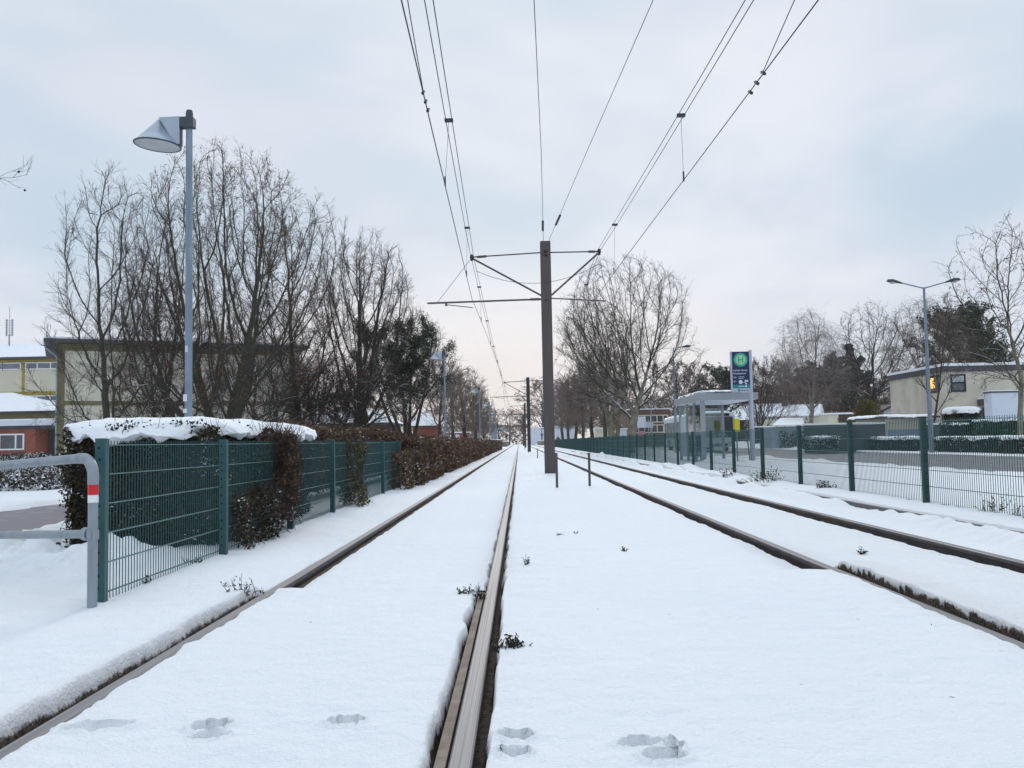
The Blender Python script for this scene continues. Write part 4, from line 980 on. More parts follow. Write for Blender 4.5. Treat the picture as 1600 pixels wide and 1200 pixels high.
# far belt of trees closing the view
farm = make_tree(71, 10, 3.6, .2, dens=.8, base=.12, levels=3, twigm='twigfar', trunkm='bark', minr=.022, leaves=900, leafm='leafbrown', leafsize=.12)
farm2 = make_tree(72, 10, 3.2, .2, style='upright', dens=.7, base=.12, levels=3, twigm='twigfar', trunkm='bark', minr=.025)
rng = random.Random(8)
for i in range(46):
    px = 690+i*19+rng.uniform(-9, 9)
    if px < 1170: Yt = rng.uniform(230, 330); pt = rng.uniform(640, 662) if px < 840 else rng.uniform(600, 640)
    else: Yt = rng.uniform(150, 240); pt = rng.uniform(580, 620)
    if 1130 > px > 1040: pt = rng.uniform(578, 605); Yt = rng.uniform(140, 180)
    p0 = at(px, 690, Yt); s_ = hz(pt, Yt, px)/9.8
    put_tree((farm, farm2)[i % 2], 'distant_tree', 'brown bare tree in the far belt that closes the view', 'tree', (p0[0], Yt, -.1), rng.uniform(0, 6), (s_*1.35, s_*1.35, s_), 'far belt of bare trees')
for i in range(16):
    px = 20+i*42+rng.uniform(-9, 9); Yt = rng.uniform(115, 170); pt = rng.uniform(600, 630)
    if px < 100: continue
    p0 = at(px, 690, Yt); s_ = hz(pt, Yt, px)/9.8
    put_tree((farm2, farm)[i % 2], 'distant_tree', 'bare tree glimpsed far behind the school buildings', 'tree', (p0[0], Yt, -.1), rng.uniform(0, 6), (s_*1.2, s_*1.2, s_), 'bare trees behind the school')
# tree just out of frame whose twigs poke in at the left edge
mt_ = make_tree(81, 9.5, 4.2, .16, dens=.5, base=.4, levels=3, trunkm='bark', seeds=30)
put_tree(mt_, 'bare_tree', 'bare tree of which only twig tips poke in at the left picture edge', 'tree', (at(-345, 690, 20)[0], 20, -.1))

# ------------------------------------------------------------------ hedges and shrubs
def hedge_pts(rs, n, x0, x1, y0, y1, z0, z1, amp=.10, topf=.3):
    """points in the outer shell of a clipped block, surface swollen by noise"""
    w, l_, h = x1-x0, y1-y0, z1-z0
    areas = np.array([l_*h, l_*h, w*h, w*h, w*l_*topf/0.3*1.0]); fc = rs.choice(5, n, p=areas/areas.sum())
    a = rs.uniform(0, 1, n); b = rs.uniform(0, 1, n)**.9; P = np.zeros((n, 3))
    dep = np.abs(rs.normal(0, .07, n))
    for k in range(5):
        s = fc == k; u, v, q = a[s], b[s], dep[s]
        if k == 0: P[s] = np.stack([x0+q, y0+u*l_, z0+v*h], 1)
        if k == 1: P[s] = np.stack([x1-q, y0+u*l_, z0+v*h], 1)
        if k == 2: P[s] = np.stack([x0+u*w, y0+q, z0+v*h], 1)
        if k == 3: P[s] = np.stack([x0+u*w, y1-q, z0+v*h], 1)
        if k == 4: P[s] = np.stack([x0+u*w, y0+v*l_, z1-q], 1)
    nz = fbm(P[:, 0]*2+P[:, 2]*1.7, P[:, 1]*2+P[:, 2], 4, 5)
    cen = np.array([(x0+x1)/2, 0, (z0+z1)/2]); dv = P-cen; dv[:, 1] = 0; dv /= np.linalg.norm(dv, axis=1)[:, None]+1e-6
    P += dv*(nz*2*amp)[:, None]+rs.normal(0, .02, (n, 3))
    P[fc == 2, 1] -= nz[fc == 2]*2*amp; P[fc == 3, 1] += nz[fc == 3]*2*amp
    return P
def hedge(name, label, box, n, size, m, cat='hedge', amp=.10, core=True, cap=None, seed=0, group=None, keep=None, twigs=0):
    x0, x1, y0, y1, z0, z1 = box; rs = np.random.RandomState(seed+5)
    t = thing(name, label, cat, ((x0+x1)/2, (y0+y1)/2, 0), 0, group); o = np.array([(x0+x1)/2, (y0+y1)/2, 0])
    P = hedge_pts(rs, n, x0, x1, y0, y1, z0, z1, amp)
    if keep: P = P[fbm(P[:, 1]*1.1+seed, P[:, 2]*1.1+P[:, 0], 3, seed) > keep]
    K = Acc(); V, Fq = leafq(rs, P-o, size); K.add(V, Fq, 0); mats = [MT[m]]
    if twigs:
        q = P[rs.randint(0, len(P), twigs)]-o; d = rs.normal(0, .5, (len(q), 3)); d[:, 2] = np.abs(d[:, 2])+.6; d /= np.linalg.norm(d, axis=1)[:, None]
        b, r_ = branches(rs, q-d*.12, d, np.full(len(q), .3), np.full(len(q), .004), 4, .2, 0); V, Fq = tubes(b, r_, 3); K.add(V, Fq, 1); mats.append(MT['twig'])
    link('foliage', K.mesh('foliage', mats), t)
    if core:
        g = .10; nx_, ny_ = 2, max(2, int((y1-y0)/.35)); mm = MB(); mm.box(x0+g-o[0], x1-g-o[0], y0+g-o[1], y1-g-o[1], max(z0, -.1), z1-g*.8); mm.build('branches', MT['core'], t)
    if cap: snowcap(t, o, cap[0], cap[1], cap[2], cap[3], cap[4], cap[5], seed)
    return t
def snowcap(t, o, x0, x1, y0, y1, zb, th, seed=0, res=.05):
    w, l_ = x1-x0, y1-y0; nx_, ny_ = max(8, int(w/res)), max(8, int(l_/res))
    U, W_ = np.meshgrid(np.linspace(-1, 1, nx_), np.linspace(-1, 1, ny_))
    rx, ry = min(.9, .55/w*1.2+.12), min(.9, .55/l_*1.2+.05)
    # rounded outline: pull the corners in, wobble the edge
    sx = 1-(1-np.sqrt(np.clip(1-np.clip((np.abs(W_)-(1-ry))/ry, 0, 1)**2, 0, 1)))*.30
    sy = 1-(1-np.sqrt(np.clip(1-np.clip((np.abs(U)-(1-rx))/rx, 0, 1)**2, 0, 1)))*.12
    X_ = x0+w*(U*sx+1)/2; Y_ = y0+l_*(W_*sy+1)/2
    ex = (1-np.abs(U))*w/2; ey = (1-np.abs(W_))*l_/2; m = min(.55, .45*min(w, l_))
    ed = np.clip(np.minimum(ex/m, ey/(m*(1.7 if l_ > 3 else 1))), 0, 1); dome = np.sqrt(np.clip(1-(1-ed)**2, 0, 1))
    fr = (1-ed)
    X_ = X_+fr*.10*fbm(X_*5, Y_*5, 3, seed)*np.sign(U)*1.0; Y_ = Y_+fr*.10*fbm(X_*5+9, Y_*5, 3, seed+1)
    lip = .00+.30*np.clip(fbm(X_*5.5, Y_*5.5, 4, seed+4)+.04, 0, .5)
    Zt = zb+th*dome-(1-dome)*lip+.05*fbm(X_*1.1, Y_*1.1, 4, seed+2)+.06*fbm(X_*6, Y_*6, 4, seed+8)
    Zb = np.minimum(zb-.03-lip*fr, Zt-.012)
    b_ = ed <= 0; Zb = np.where(b_, Zt-.001, Zb)
    V = np.concatenate([np.stack([X_-o[0], Y_-o[1], Zt], -1).reshape(-1, 3), np.stack([X_-o[0], Y_-o[1], Zb], -1).reshape(-1, 3)])
    k = (np.arange(ny_-1)[:, None]*nx_+np.arange(nx_-1)[None, :]).ravel(); n_ = nx_*ny_
    F1 = np.stack([k, k+1, k+nx_+1, k+nx_], 1); F2 = F1[:, ::-1]+n_
    link('snow_cap', mesh_np('snow_cap', V, np.concatenate([F1, F2]), [MT['snow']], smooth=True), t)
hedge('clipped_hedge', 'dark clipped hedge with thick snow cap behind the near left fence', (-4.72, -3.12, 9.35, 13.9, -.05, 1.19), 60000, .020, 'hedgedark', amp=.10, cap=(-4.86, -3.02, 9.22, 14.3, 1.145, .165), seed=1, twigs=900)
hedge('leafy_hedge', 'brown leafed hedge dusted with snow, continuing from the dark clipped hedge', (-4.3, -3.5, 14.2, 29, .18, 1.30), 34000, .030, 'hedgebrown', amp=.17, seed=2, keep=-.09, core=True, twigs=2500)
hedge('climbing_shrub', 'large brown and green shrub growing through the fence after its second post', (-2.95, -2.64, 9.9, 11.0, -.02, 1.12), 7000, .022, 'hedgebrown', 'shrub', amp=.16, core=False, seed=3, keep=-.02, twigs=900)
hedge('climbing_shrub', 'dark low shrub under the mesh just before the large brown shrub', (-3.05, -2.70, 9.0, 10.3, -.02, .48), 4500, .022, 'hedgedark', 'shrub', amp=.15, core=False, seed=4, keep=-.08, twigs=300)
hedge('climbing_shrub', 'narrow upright green brown shrub on the fence, between the big shrub and the brown hedge', (-2.95, -2.58, 14.9, 15.7, -.02, .98), 2600, .024, 'ivy', 'shrub', amp=.14, core=False, seed=5, keep=-.12, twigs=300)
hedge('climbing_shrub', 'small brown shrub at the foot of the fence, just before the brown hedge', (-2.9, -2.45, 20.2, 21.3, -.02, .78), 2400, .028, 'hedgebrown', 'shrub', amp=.16, core=False, seed=6, twigs=200)
for i, (a, b, n, s, lab) in enumerate(((22.0, 24.2, 6500, .035, 'first tall block of the brown hedge growing through the left fence'), (25.0, 29.3, 11000, .038, 'second block of the brown hedge, about four metres long'), (31.0, 46, 17000, .05, 'long stretch of brown hedge ending near the second lamp'),
        (47.5, 78, 17000, .07, 'longest stretch of brown hedge in the middle distance'), (84, 128, 12000, .10, 'farthest stretch of brown hedge towards the tram stop'))):
    hedge('beech_hedge', lab, (-3.1, -2.38, a, b, -.05, 1.12), n, s, 'hedgebrown', 'hedge', amp=.12, seed=20+i, core=True, group='brown hedge blocks along the left fence', twigs=700)
# left beyond the path: snowy shrubs
for i, (px, Yt, w_, h_, lab) in enumerate(((18, 30, 3.2, .7, 'snowy low shrub left of the dark hedge, nearest the picture edge'), (62, 36, 3.0, .8, 'snowy low shrub in front of the brick annexe corner'), (35, 24, 2.4, .35, 'flat snow dusted twigs beside the asphalt path'))):
    p0 = at(px, 720, Yt)
    hedge('snowy_shrub', lab, (p0[0]-w_/2, p0[0]+w_/2, Yt-1, Yt+1, -.05, h_), 5000, .045, 'hedgesnow', 'shrub', amp=.25, core=False, seed=40+i, twigs=800)
for i, (px, py, Yt, rr_, lab) in enumerate(((724, 688, 100, .8, 'round snow capped bush behind the brown hedge, left of the third lamp'), (757, 687, 118, .7, 'round snow capped bush behind the brown hedge, right of the third lamp'), (773, 688, 140, .9, 'flat snow capped bush left of the tram stop canopy'))):
    p0 = at(px, py, Yt)
    hedge('snowy_bush', lab, (p0[0]-rr_, p0[0]+rr_, Yt-rr_, Yt+rr_, -.05, 1.15), 1500, .08, 'hedgesnow', 'bush', amp=.2, seed=50+i, cap=(p0[0]-rr_-.1, p0[0]+rr_+.1, Yt-rr_-.1, Yt+rr_+.1, 1.12, .28))
# right beyond the road
hedge('low_hedge', 'low snow dusted hedge by the road in front of the low garage', (21.9, 22.9, 51, 59, -.05, .78), 9000, .045, 'hedgedark', amp=.2, seed=61, core=True, twigs=600, cap=(21.85, 22.9, 51, 59, .74, .13))
hedge('low_hedge', 'low snow dusted hedge by the road in front of the bright green hedge', (21.9, 23.1, 36, 49.5, -.05, .74), 14000, .045, 'hedgedark', amp=.22, seed=62, core=True, twigs=900, cap=(21.95, 23.1, 36, 49.5, .70, .13))
hedge('rounded_shrub', 'wide rounded snow topped shrub in front of the grey wall', (at(1256, 690, 55)[0], at(1306, 690, 55)[0], 54.2, 55.8, .2, .92), 5500, .045, 'hedgesnow', 'shrub', amp=.18, seed=63, cap=(at(1262, 690, 55)[0], at(1300, 690, 55)[0], 54.3, 55.7, .84, .14))
p0 = at(1228, 686, 84); hedge('rounded_shrub', 'flat snow covered shrub in front of the white roofed shed', (p0[0]-1.6, p0[0]+1.4, 83, 85, .15, .95), 3500, .07, 'hedgesnow', 'shrub', amp=.2, seed=64, cap=(p0[0]-1.5, p0[0]+1.3, 83, 85, .9, .12))
hedge('green_hedge', 'bright green evergreen hedge with snow flecks at the right edge', (24.9, 31.5, 49.5, 50.6, -.05, 1.66), 22000, .045, 'hedgegreen', amp=.12, seed=65, cap=(24.8, 31.6, 49.4, 50.7, 1.64, .07))
hedge('green_hedge', 'darker green shrub left of the bright green hedge', (23.6, 24.9, 50.5, 51.6, -.05, 1.55), 5000, .045, 'conifer', amp=.15, seed=66, cap=(23.6, 24.9, 50.4, 51.6, 1.5, .08))
p0 = at(1503, 650, 57); hedge('topiary_bush', 'clipped round bush with thick snow cap in front of the beige house', (p0[0]-.85, p0[0]+.85, 56.2, 57.9, -.05, 2.35), 9000, .05, 'hedgedark', 'bush', amp=.12, seed=67, cap=(p0[0]-.95, p0[0]+.95, 56.1, 58, 2.25, .38))
p0 = at(1213, 655, 110); hedge('bare_shrub', 'grey snow dusted shrub in front of the white gabled house', (p0[0]-3.5, p0[0]+3.5, 108, 111, -.05, 3.3), 3500, .10, 'hedgesnow', 'shrub', amp=.4, seed=68, core=False, twigs=2500, keep=.02)
p0 = at(1240, 640, 140)
hedge('thicket', 'dark brown thicket behind the white roofed houses', (p0[0]-14, p0[0]+13, 146, 150, -.05, 8.8), 34000, .16, 'hedgebrown', 'thicket', amp=.9, seed=69, core=False, twigs=3000)
p0 = at(1395, 640, 84); hedge('bare_shrub', 'olive brown shrub left of the beige house', (p0[0]-3.5, p0[0]+.6, 80, 84, -.05, 4.0), 7000, .08, 'ivy', 'shrub', amp=.5, seed=70, core=False, twigs=2500, keep=-.02)
p0 = at(1080, 640, 190); hedge('thicket', 'brown thicket far behind the bus', (p0[0]-18, p0[0]+12, 196, 199, -.05, 6.5), 16000, .2, 'hedgebrown', 'thicket', amp=1.0, seed=71, core=False, twigs=1500)
p0 = at(790, 690, 270); hedge('thicket', 'dim brown thicket at the very end of the line', (-32, 1.5, 345, 349, -.05, 7), 9000, .35, 'hedgebrown', 'thicket', amp=1.6, seed=72, core=False, keep=-.03)

# weeds poking through the snow
def weed(name, label, x, y, z, n, h, spread, m, seed, lean=0, cat='weed', leaf=.012, group=None):
    rs = np.random.RandomState(seed); d = rs.normal(0, spread, (n, 3)); d[:, 2] = 1; d[:, 0] += lean; d /= np.linalg.norm(d, axis=1)[:, None]
    st_ = np.zeros((n, 3)); w_ = 1.0 if n > 14 else .3; st_[:, 0] = rs.normal(0, h*.35*w_, n); st_[:, 1] = rs.normal(0, h*.25*w_, n); d[:, :2] *= (1 if n > 14 else .5); st_[:, 2] = -.03
    b, r_ = branches(rs, st_, d, rs.uniform(.5, 1.1, n)*h, np.full(n, .0030 if name != 'dry_grass' else .0022), 5, .2, -.02)
    K = Acc(); V, Fq = tubes(b, r_, 3); K.add(V, Fq, 0)
    q = b[:, 1:].reshape(-1, 3); V, Fq = leafq(rs, q+rs.normal(0, .006, q.shape), leaf, asp=.3); K.add(V, Fq, 0)
    o = link(name, K.mesh(name, [MT[m]]), None, (float(x), float(y), float(z))); return tag(o, label, cat, group)
for i, (px, py, n, h, sp, lean, lab) in enumerate(((741, 930, 22, .07, .8, -.8, 'dark weed tuft left of the silver rail at the crossing edge'), (796, 1008, 60, .055, .9, .9, 'dark grass tuft fallen over the snow right of the silver rail'),
        (384, 932, 12, .09, .9, -.5, 'dry twigs beside the leftmost rail'), (975, 862, 8, .05, .3, 0, 'small dark weed in the snow, largest between the tracks'), (875, 836, 5, .04, .3, 0, 'tiny dark stalk in the snow, left of a matching one'),
        (901, 834, 5, .04, .3, 0, 'tiny dark stalk in the snow, right of a matching one'), (823, 880, 6, .06, .3, 0, 'small dark stalk in the snow close to the silver rail'), (1461, 976, 5, .02, .8, 0, 'dark crumb of dead leaf in the snow near the right rail'),
        (1133, 996, 3, .01, .8, 0, 'tiny dark speck of leaf in the open snow'), (228, 912, 7, .06, .8, 0, 'dead leaf clump in front of the left fence'), (305, 880, 12, .07, .8, 0, 'leafy sprig at the foot of the left fence'), (1345, 862, 8, .05, .6, 0, 'pale grass blades between the two right rails'),
        (355, 916, 3, .06, .6, 0, 'single thin twig standing in the snow'))):
    p0 = gd(px, py, -.0); z0 = max(-.05, ground_z(p0[0], p0[1])); p0 = gd(px, py, z0)
    weed('weed', lab, p0[0], p0[1], max(-.05, ground_z(p0[0], p0[1])), int(n*1.5), h*1.45, sp, 'weeddark', 90+i, lean, leaf=.016)
for i, (px, py, h, lab) in enumerate(((1131, 745, .28, 'small dark leafed shrub by the kerb, left of a pair'), (1184, 752, .26, 'small dark leafed shrub by the kerb, left one of the pair'), (1206, 754, .30, 'small dark leafed shrub by the kerb, right one of the pair'), (1289, 766, .16, 'tiny leafy plant by the kerb right of the pair of shrubs'))):
    p0 = gd(px, py, .1); z0 = ground_z(max(p0[0], KX+.1), p0[1]); weed('kerb_shrub', lab, max(p0[0], KX+.12), p0[1], z0, 26, h, .35, 'hedgedark', 120+i, 0, 'shrub', .03)
for i, (px, py, n, lab) in enumerate(((1478, 800, 30, 'dry yellow grass tuft under the right fence near its first post'), (1575, 812, 40, 'dry yellow grass tuft under the right fence at the picture edge'), (1540, 806, 16, 'sparse dry grass between two fuller tufts under the right fence'))):
    p0 = gd(px, py, .13); weed('dry_grass', lab, 5.12, p0[1], .11, n, .22, .22, 'coniferolive', 130+i, 0, 'grass tuft', .02)

# ------------------------------------------------------------------ buildings
def window(t, x0, x1, z0, z1, y, mull=(), fr='white', gl='darkglass', d=.06, fw=.07, axis='y', sgn=-1, hm=()):
    """frame proud of a wall at y (facing -y) or, with axis='x', of a wall at x=y facing sgn"""
    f = MB(); g = MB()
    def bx(m, a, b, c_, d_, p0, p1):
        lo, hi = sorted((y+sgn*p0, y+sgn*p1))
        if axis == 'y': m.box(a, b, lo, hi, c_, d_)
        else: m.box(lo, hi, a, b, c_, d_)
    bx(f, x0-fw, x0, z0-fw, z1+fw, -.01, d); bx(f, x1, x1+fw, z0-fw, z1+fw, -.01, d)
    bx(f, x0, x1, z1, z1+fw, -.01, d); bx(f, x0, x1, z0-fw, z0, -.01, d)
    for q in mull: bx(f, q-fw/2, q+fw/2, z0, z1, -.01, d-.004)
    for q in hm: bx(f, x0, x1, q-fw/2, q+fw/2, -.01, d-.006)
    fo = f.build('window', MT[fr], t, True)
    g = MB(); bx(g, x0+.002, x1-.002, z0+.002, z1-.002, -.005, .015)
    go = g.build('pane', MT[gl], None); 
    for v in go.data.vertices: v.co -= t.location
    go.parent = fo
    return fo
def W(px, Yb): return at(px, 690, Yb)[0]
def HZ(py, px, Yb): return at(px, py, Yb)[2]
# beige school block (slightly turned: far end deeper)
xa, ya, xb, yb = W(89, 60), 60.0, W(462, 67), 67.0
ze = HZ(531, 90, 60)
t = thing('school_block', 'beige two storey school block with olive frame behind the left trees', 'building', (xa, ya, 0), math.atan2(yb-ya, xb-xa))
Lw = math.hypot(xb-xa, yb-ya)
p = MB(); p.box(0, Lw, 0, 11, -.2, ze-.25); p.build('wall', MT['beige'], t)
p = MB(); p.box(-.02, .42, -.03, 11, -.2, ze-.26); p.box(Lw-.5, Lw+.02, -.03, 11, -.2, ze-.26)
z2 = HZ(630, 90, 60); p.box(.42, Lw-.5, -.03, 0, z2-.15, z2+.15); p.box(.42, Lw-.5, -.03, 0, ze-.7, ze-.26); p.build('frame', MT['olive'], t)
p = MB(); p.box(-.85, Lw+.85, -.9, 12, ze-.22, ze); p.build('roof', MT['fascia'], t)
p = MB(); p.box(-.83, Lw+.83, -.85, 11.9, ze+.003, ze+.12); p.build('roof_snow', MT['snow'], t)
p = MB(); p.tube([(-.8, -.8, ze-.25), (-.75, -.7, ze-.6), (-.1, -.12, ze-1.1), (-.06, -.08, ze-1.4), (-.06, -.08, 0)], .06, 8); p.build('downpipe', MT['galv'], t, smooth=True)
# mustard framed classroom block further back
Yb = 100; x0, x1 = W(-60, Yb), W(150, Yb); ze = HZ(559, 40, Yb)
t = thing('classroom_block', 'cream classroom block with mustard frames and ribbon windows at far left', 'building', (x0, Yb, 0))
p = MB(); p.box(x0, x1, Yb, Yb+12, -.2, ze-.2); p.build('wall', MT['cream'], t, True)
p = MB(); p.box(x0, x1, Yb-.05, Yb, HZ(566, 40, Yb), ze-.2); p.box(x0, x1, Yb-.05, Yb, HZ(618, 40, Yb), HZ(612, 40, Yb))
for px in (-30, 35, 101): q = W(px, Yb); p.box(q-.14, q+.14, Yb-.06, Yb-.051, -.2, HZ(567, 40, Yb)); p.box(q-.14, q+.14, Yb-.051, Yb-.0, -.2, HZ(620, 40, Yb)); p.box(q-.14, q+.14, Yb-.051, Yb-.0, HZ(611, 40, Yb), HZ(567, 40, Yb))
p.build('frame', MT['mustard'], t, True)
for (pa, pb, ml) in ((-24, 2, (-11,)), (4, 30, ()), (40, 96, (57, 78))):
    for (q0, q1) in ((576, 568), (626, 620)):
        window(t, W(pa, Yb), W(pb, Yb), HZ(q0, 40, Yb), HZ(q1, 40, Yb), Yb-.05, [W(m, Yb) for m in ml], gl='blueglass', fw=.12)
p = MB(); p.box(x0-1, x1+1, Yb-1, Yb+13, ze-.18, ze); p.build('eaves', MT['fascia'], t, True)
zr = HZ(537, 40, Yb+6)
p = MB(); p.add([(x0-1, Yb-1.0, ze+.02), (x1+1, Yb-1.0, ze+.02), (x1+1, Yb+6, zr), (x0-1, Yb+6, zr), (x1+1, Yb+13, ze+.02), (x0-1, Yb+13, ze+.02)], [(0, 1, 2, 3), (3, 2, 4, 5), (1, 4, 2), (0, 3, 5), (0, 5, 4, 1)]); p.build('roof', MT['snow'], t, True)
t2 = thing('siren_mast', 'small grey antenna mast on the snowy roof at far left', 'antenna', (W(12, Yb+5), Yb+5, zr-.3))
p = MB(); p.tube([(0, 0, 0), (0, 0, 1.3)], .09, 8); p.tube([(0, 0, 1.3), (0, 0, 4.5)], .03, 6); p.build('pole', MT['galv'], t2)
p = MB()
for s in (-.33, .33):
    p.tube([(s, 0, 1.1), (s, 0, 3.1)], .06, 6)
    for k in range(7): p.tube([(s, 0, 1.25+k*.28), (0, 0, 1.15+k*.28)], .03, 5); p.box(s-.1, s+.1, -.1, .1, 1.2+k*.28, 1.3+k*.28)
p.build('antenna_array', MT['galv'], t2)
# hall with hipped snowy roof
Yb = 86; x0, x1 = W(-120, Yb), W(87, Yb); ze = HZ(643, 40, Yb); zr = HZ(613, 10, Yb+5)
t = thing('low_hall', 'low olive hall with a hipped snowy roof above the brick annexe', 'building', (x0, Yb, 0))
p = MB(); p.box(x0+1, x1-.6, Yb+.6, Yb+10, -.2, ze-.1); p.build('wall', MT['olive'], t, True)
p = MB(); p.box(x0, x1, Yb, Yb+11, ze-.1, ze+.05); p.build('eaves', MT['fascia'], t, True)
p = MB(); xm = W(14, Yb+5); p.add([(x0, Yb, ze+.053), (x1, Yb, ze+.053), (x1, Yb+11, ze+.053), (x0, Yb+11, ze+.053), (x0+4, Yb+5.5, zr), (xm, Yb+5.5, zr)], [(0, 1, 5, 4), (1, 2, 5), (2, 3, 4, 5), (3, 0, 4), (3, 2, 1, 0)]); p.build('roof', MT['snow'], t, True)
# brick annexe
Yb = 74; x0, x1 = W(-150, Yb), W(55, Yb); zt = HZ(657, 40, Yb)
t = thing('brick_annexe', 'red brick annexe with flat roof and white window at the left edge', 'building', (x0, Yb, 0))
p = MB(); p.box(x0, x1, Yb, Yb+8, -.3, zt-.45); p.build('wall', MT['brick'], t, True)
p = MB(); p.box(x0-.5, W(88, Yb), Yb-.4, Yb+9, zt-.42, zt); p.build('roof', MT['whitewall'], t, True)
p = MB(); p.box(x0, W(88, Yb)-.3, Yb-.1, Yb+8.5, zt-.7, zt-.423); p.box(x1, W(85, Yb), Yb+2, Yb+8, -.3, zt-.7); p.build('recess', MT['fascia'], t, True)
p = MB(); p.box(x0-.5, W(88, Yb), Yb-.4, Yb+9, zt+.003, zt+.12); p.build('roof_snow', MT['snow'], t, True)
window(t, W(1, Yb), W(36, Yb), HZ(701, 20, Yb), HZ(680, 20, Yb), Yb, (W(25, Yb),), d=.08, fw=.12)
window(t, W(-60, Yb), W(-20, Yb), HZ(701, 20, Yb), HZ(680, 20, Yb), Yb, (W(-40, Yb),), d=.08, fw=.12)
# low brick school wing
Yb = 80; x0, x1 = W(398, Yb), W(613, Yb); ze = HZ(662, 590, Yb)+.1; zr = HZ(641, 590, Yb+4)
t = thing('brick_wing', 'low brown brick wing with snowy roof and white window behind the vase shaped tree', 'building', (x0, Yb, 0))
p = MB(); p.box(x0+.3, x1-.3, Yb+.5, Yb+8, -.2, ze-.2); p.build('wall', MT['brickbrown'], t, True)
p = MB(); p.box(x0, x1, Yb, Yb+9, ze-.2, ze); p.build('eaves', MT['fascia'], t, True)
p = MB(); p.add([(x0, Yb, ze+.003), (x1, Yb, ze+.003), (x1, Yb+9, ze+.003), (x0, Yb+9, ze+.003), (x0+1, Yb+4.5, zr), (x1-1.5, Yb+4.5, zr)], [(0, 1, 5, 4), (1, 2, 5), (2, 3, 4, 5), (3, 0, 4), (3, 2, 1, 0)]); p.build('roof', MT['snow'], t, True)
window(t, W(586, Yb), W(597, Yb), HZ(690, 590, Yb), HZ(674, 590, Yb), Yb+.5, d=.06, fw=.12)
window(t, W(500, Yb), W(520, Yb), HZ(690, 590, Yb), HZ(674, 590, Yb), Yb+.5, (W(510, Yb),), d=.06, fw=.12)
Yb = 100; x0, x1 = W(642, Yb), W(686, Yb); ze = HZ(665, 660, Yb); zr = HZ(640, 660, Yb+2)
t = thing('brick_pavilion', 'small red brick pavilion with pyramid snow roof left of the second lamp', 'building', (x0, Yb, 0))
p = MB(); p.box(x0+.15, x1-.2, Yb+.4, Yb+4, -.2, ze-.12); p.build('wall', MT['brick'], t, True)
p = MB(); p.box(x0-.2, x1, Yb, Yb+4.4, ze-.12, ze); p.build('eaves', MT['fascia'], t, True)
p = MB(); p.add([(x0-.2, Yb, ze+.003), (x1, Yb, ze+.003), (x1, Yb+4.4, ze+.003), (x0-.2, Yb+4.4, ze+.003), ((x0+x1)/2-.2, Yb+2.2, zr)], [(0, 1, 4), (1, 2, 4), (2, 3, 4), (3, 0, 4), (3, 2, 1, 0)]); p.build('roof', MT['snow'], t, True)
Yb = 150; x0, x1 = W(709, Yb), W(733, Yb); zt = HZ(675, 720, Yb)
t = thing('low_kiosk', 'tiny distant red brick kiosk with flat snowy roof behind the brown hedge', 'building', (x0, Yb, 0))
p = MB(); p.box(x0, x1, Yb, Yb+3, -.2, zt-.15); p.build('wall', MT['brick'], t, True)
p = MB(); p.box(x0-.2, x1+.2, Yb-.2, Yb+3.2, zt-.15, zt+.05); p.build('roof_snow', MT['snow'], t, True)
window(t, W(713, Yb), W(717, Yb), HZ(683, 720, Yb), HZ(680, 720, Yb), Yb, gl='signwhite', fw=.1)

# beige flat roofed house on the right
Yb = 65; xc = W(1481, Yb); xe = W(1640, Yb); zt = HZ(571, 1481, Yb); y2 = 74.6
t = thing('flat_roofed_house', 'beige brick two storey house with flat dark edged roof on the right', 'house', (xc, Yb, 0))
p = MB(); p.box(xc, xe, Yb, y2, -.2, zt-.45); p.build('wall', MT['housewall'], t, True)
p = MB(); p.box(xc-.12, xe+.1, Yb-.12, y2+.1, zt-.45, zt-.05); p.build('fascia', MT['fascia'], t, True)
p = MB(); p.box(xc-.16, xe+.15, Yb-.16, y2+.15, zt-.047, zt+.14); p.build('roof_snow', MT['snow'], t, True)
window(t, W(1492, Yb), W(1511, Yb), HZ(610, 1500, Yb), HZ(587, 1500, Yb), Yb, fr='rubber', fw=.10, hm=(HZ(598, 1500, Yb),))
p = MB(); p.box(W(1492, Yb)+.02, W(1511, Yb)-.02, Yb-.035, Yb-.017, HZ(598, 1500, Yb), HZ(587, 1500, Yb)-.01); p.build('blind', MT['blind'], t, True)
yw0 = Yb+1.05; yw1 = yw0+1.75
fo = window(t, yw0, yw1, HZ(611, 1470, Yb+1.2), HZ(588, 1470, Yb+1.2), xc, axis='x', fr='rubber', fw=.10)
p = MB(); rs = np.random.RandomState(4); zb_, zt_ = HZ(611, 1470, Yb+1.2), HZ(588, 1470, Yb+1.2)
for k in range(80):
    u = rs.uniform(0, 1); a = yw0+.95+rs.normal(0, .22)*(1.2-.5*u); a = min(max(a, yw0+.1), yw1-.1); z = zb_+.2+u*(zt_-zb_-.3)
    h_ = rs.uniform(.015, .045); p.box(xc-.05, xc-.02, a-h_, a+h_, z-h_, z+h_)
p.build('christmas_lights', MT['fairy'], t, True)
xp = W(1537, Yb-.6); p = MB(); p.box(xp, xp+2.2, Yb-1.4, Yb, HZ(634, 1540, Yb), HZ(624, 1540, Yb)); p.build('porch_roof', MT['fascia'], t, True)
p = MB(); p.box(xp, xp+2.2, Yb-1.45, Yb, HZ(624, 1540, Yb)+.003, HZ(624, 1540, Yb)+.12); p.build('porch_snow', MT['snow'], t, True)
p = MB(); p.box(xp+.3, xp+1.4, Yb-.04, Yb-.003, 0, HZ(634, 1540, Yb)-.1); p.build('door', MT['darkglass'], t, True)
Yb = 60; x0, x1 = W(1553, Yb), W(1660, Yb); zt = HZ(611, 1575, Yb)
t = thing('white_extension', 'plain white flat roofed box beside the beige house at the right edge', 'building', (x0, Yb, 0))
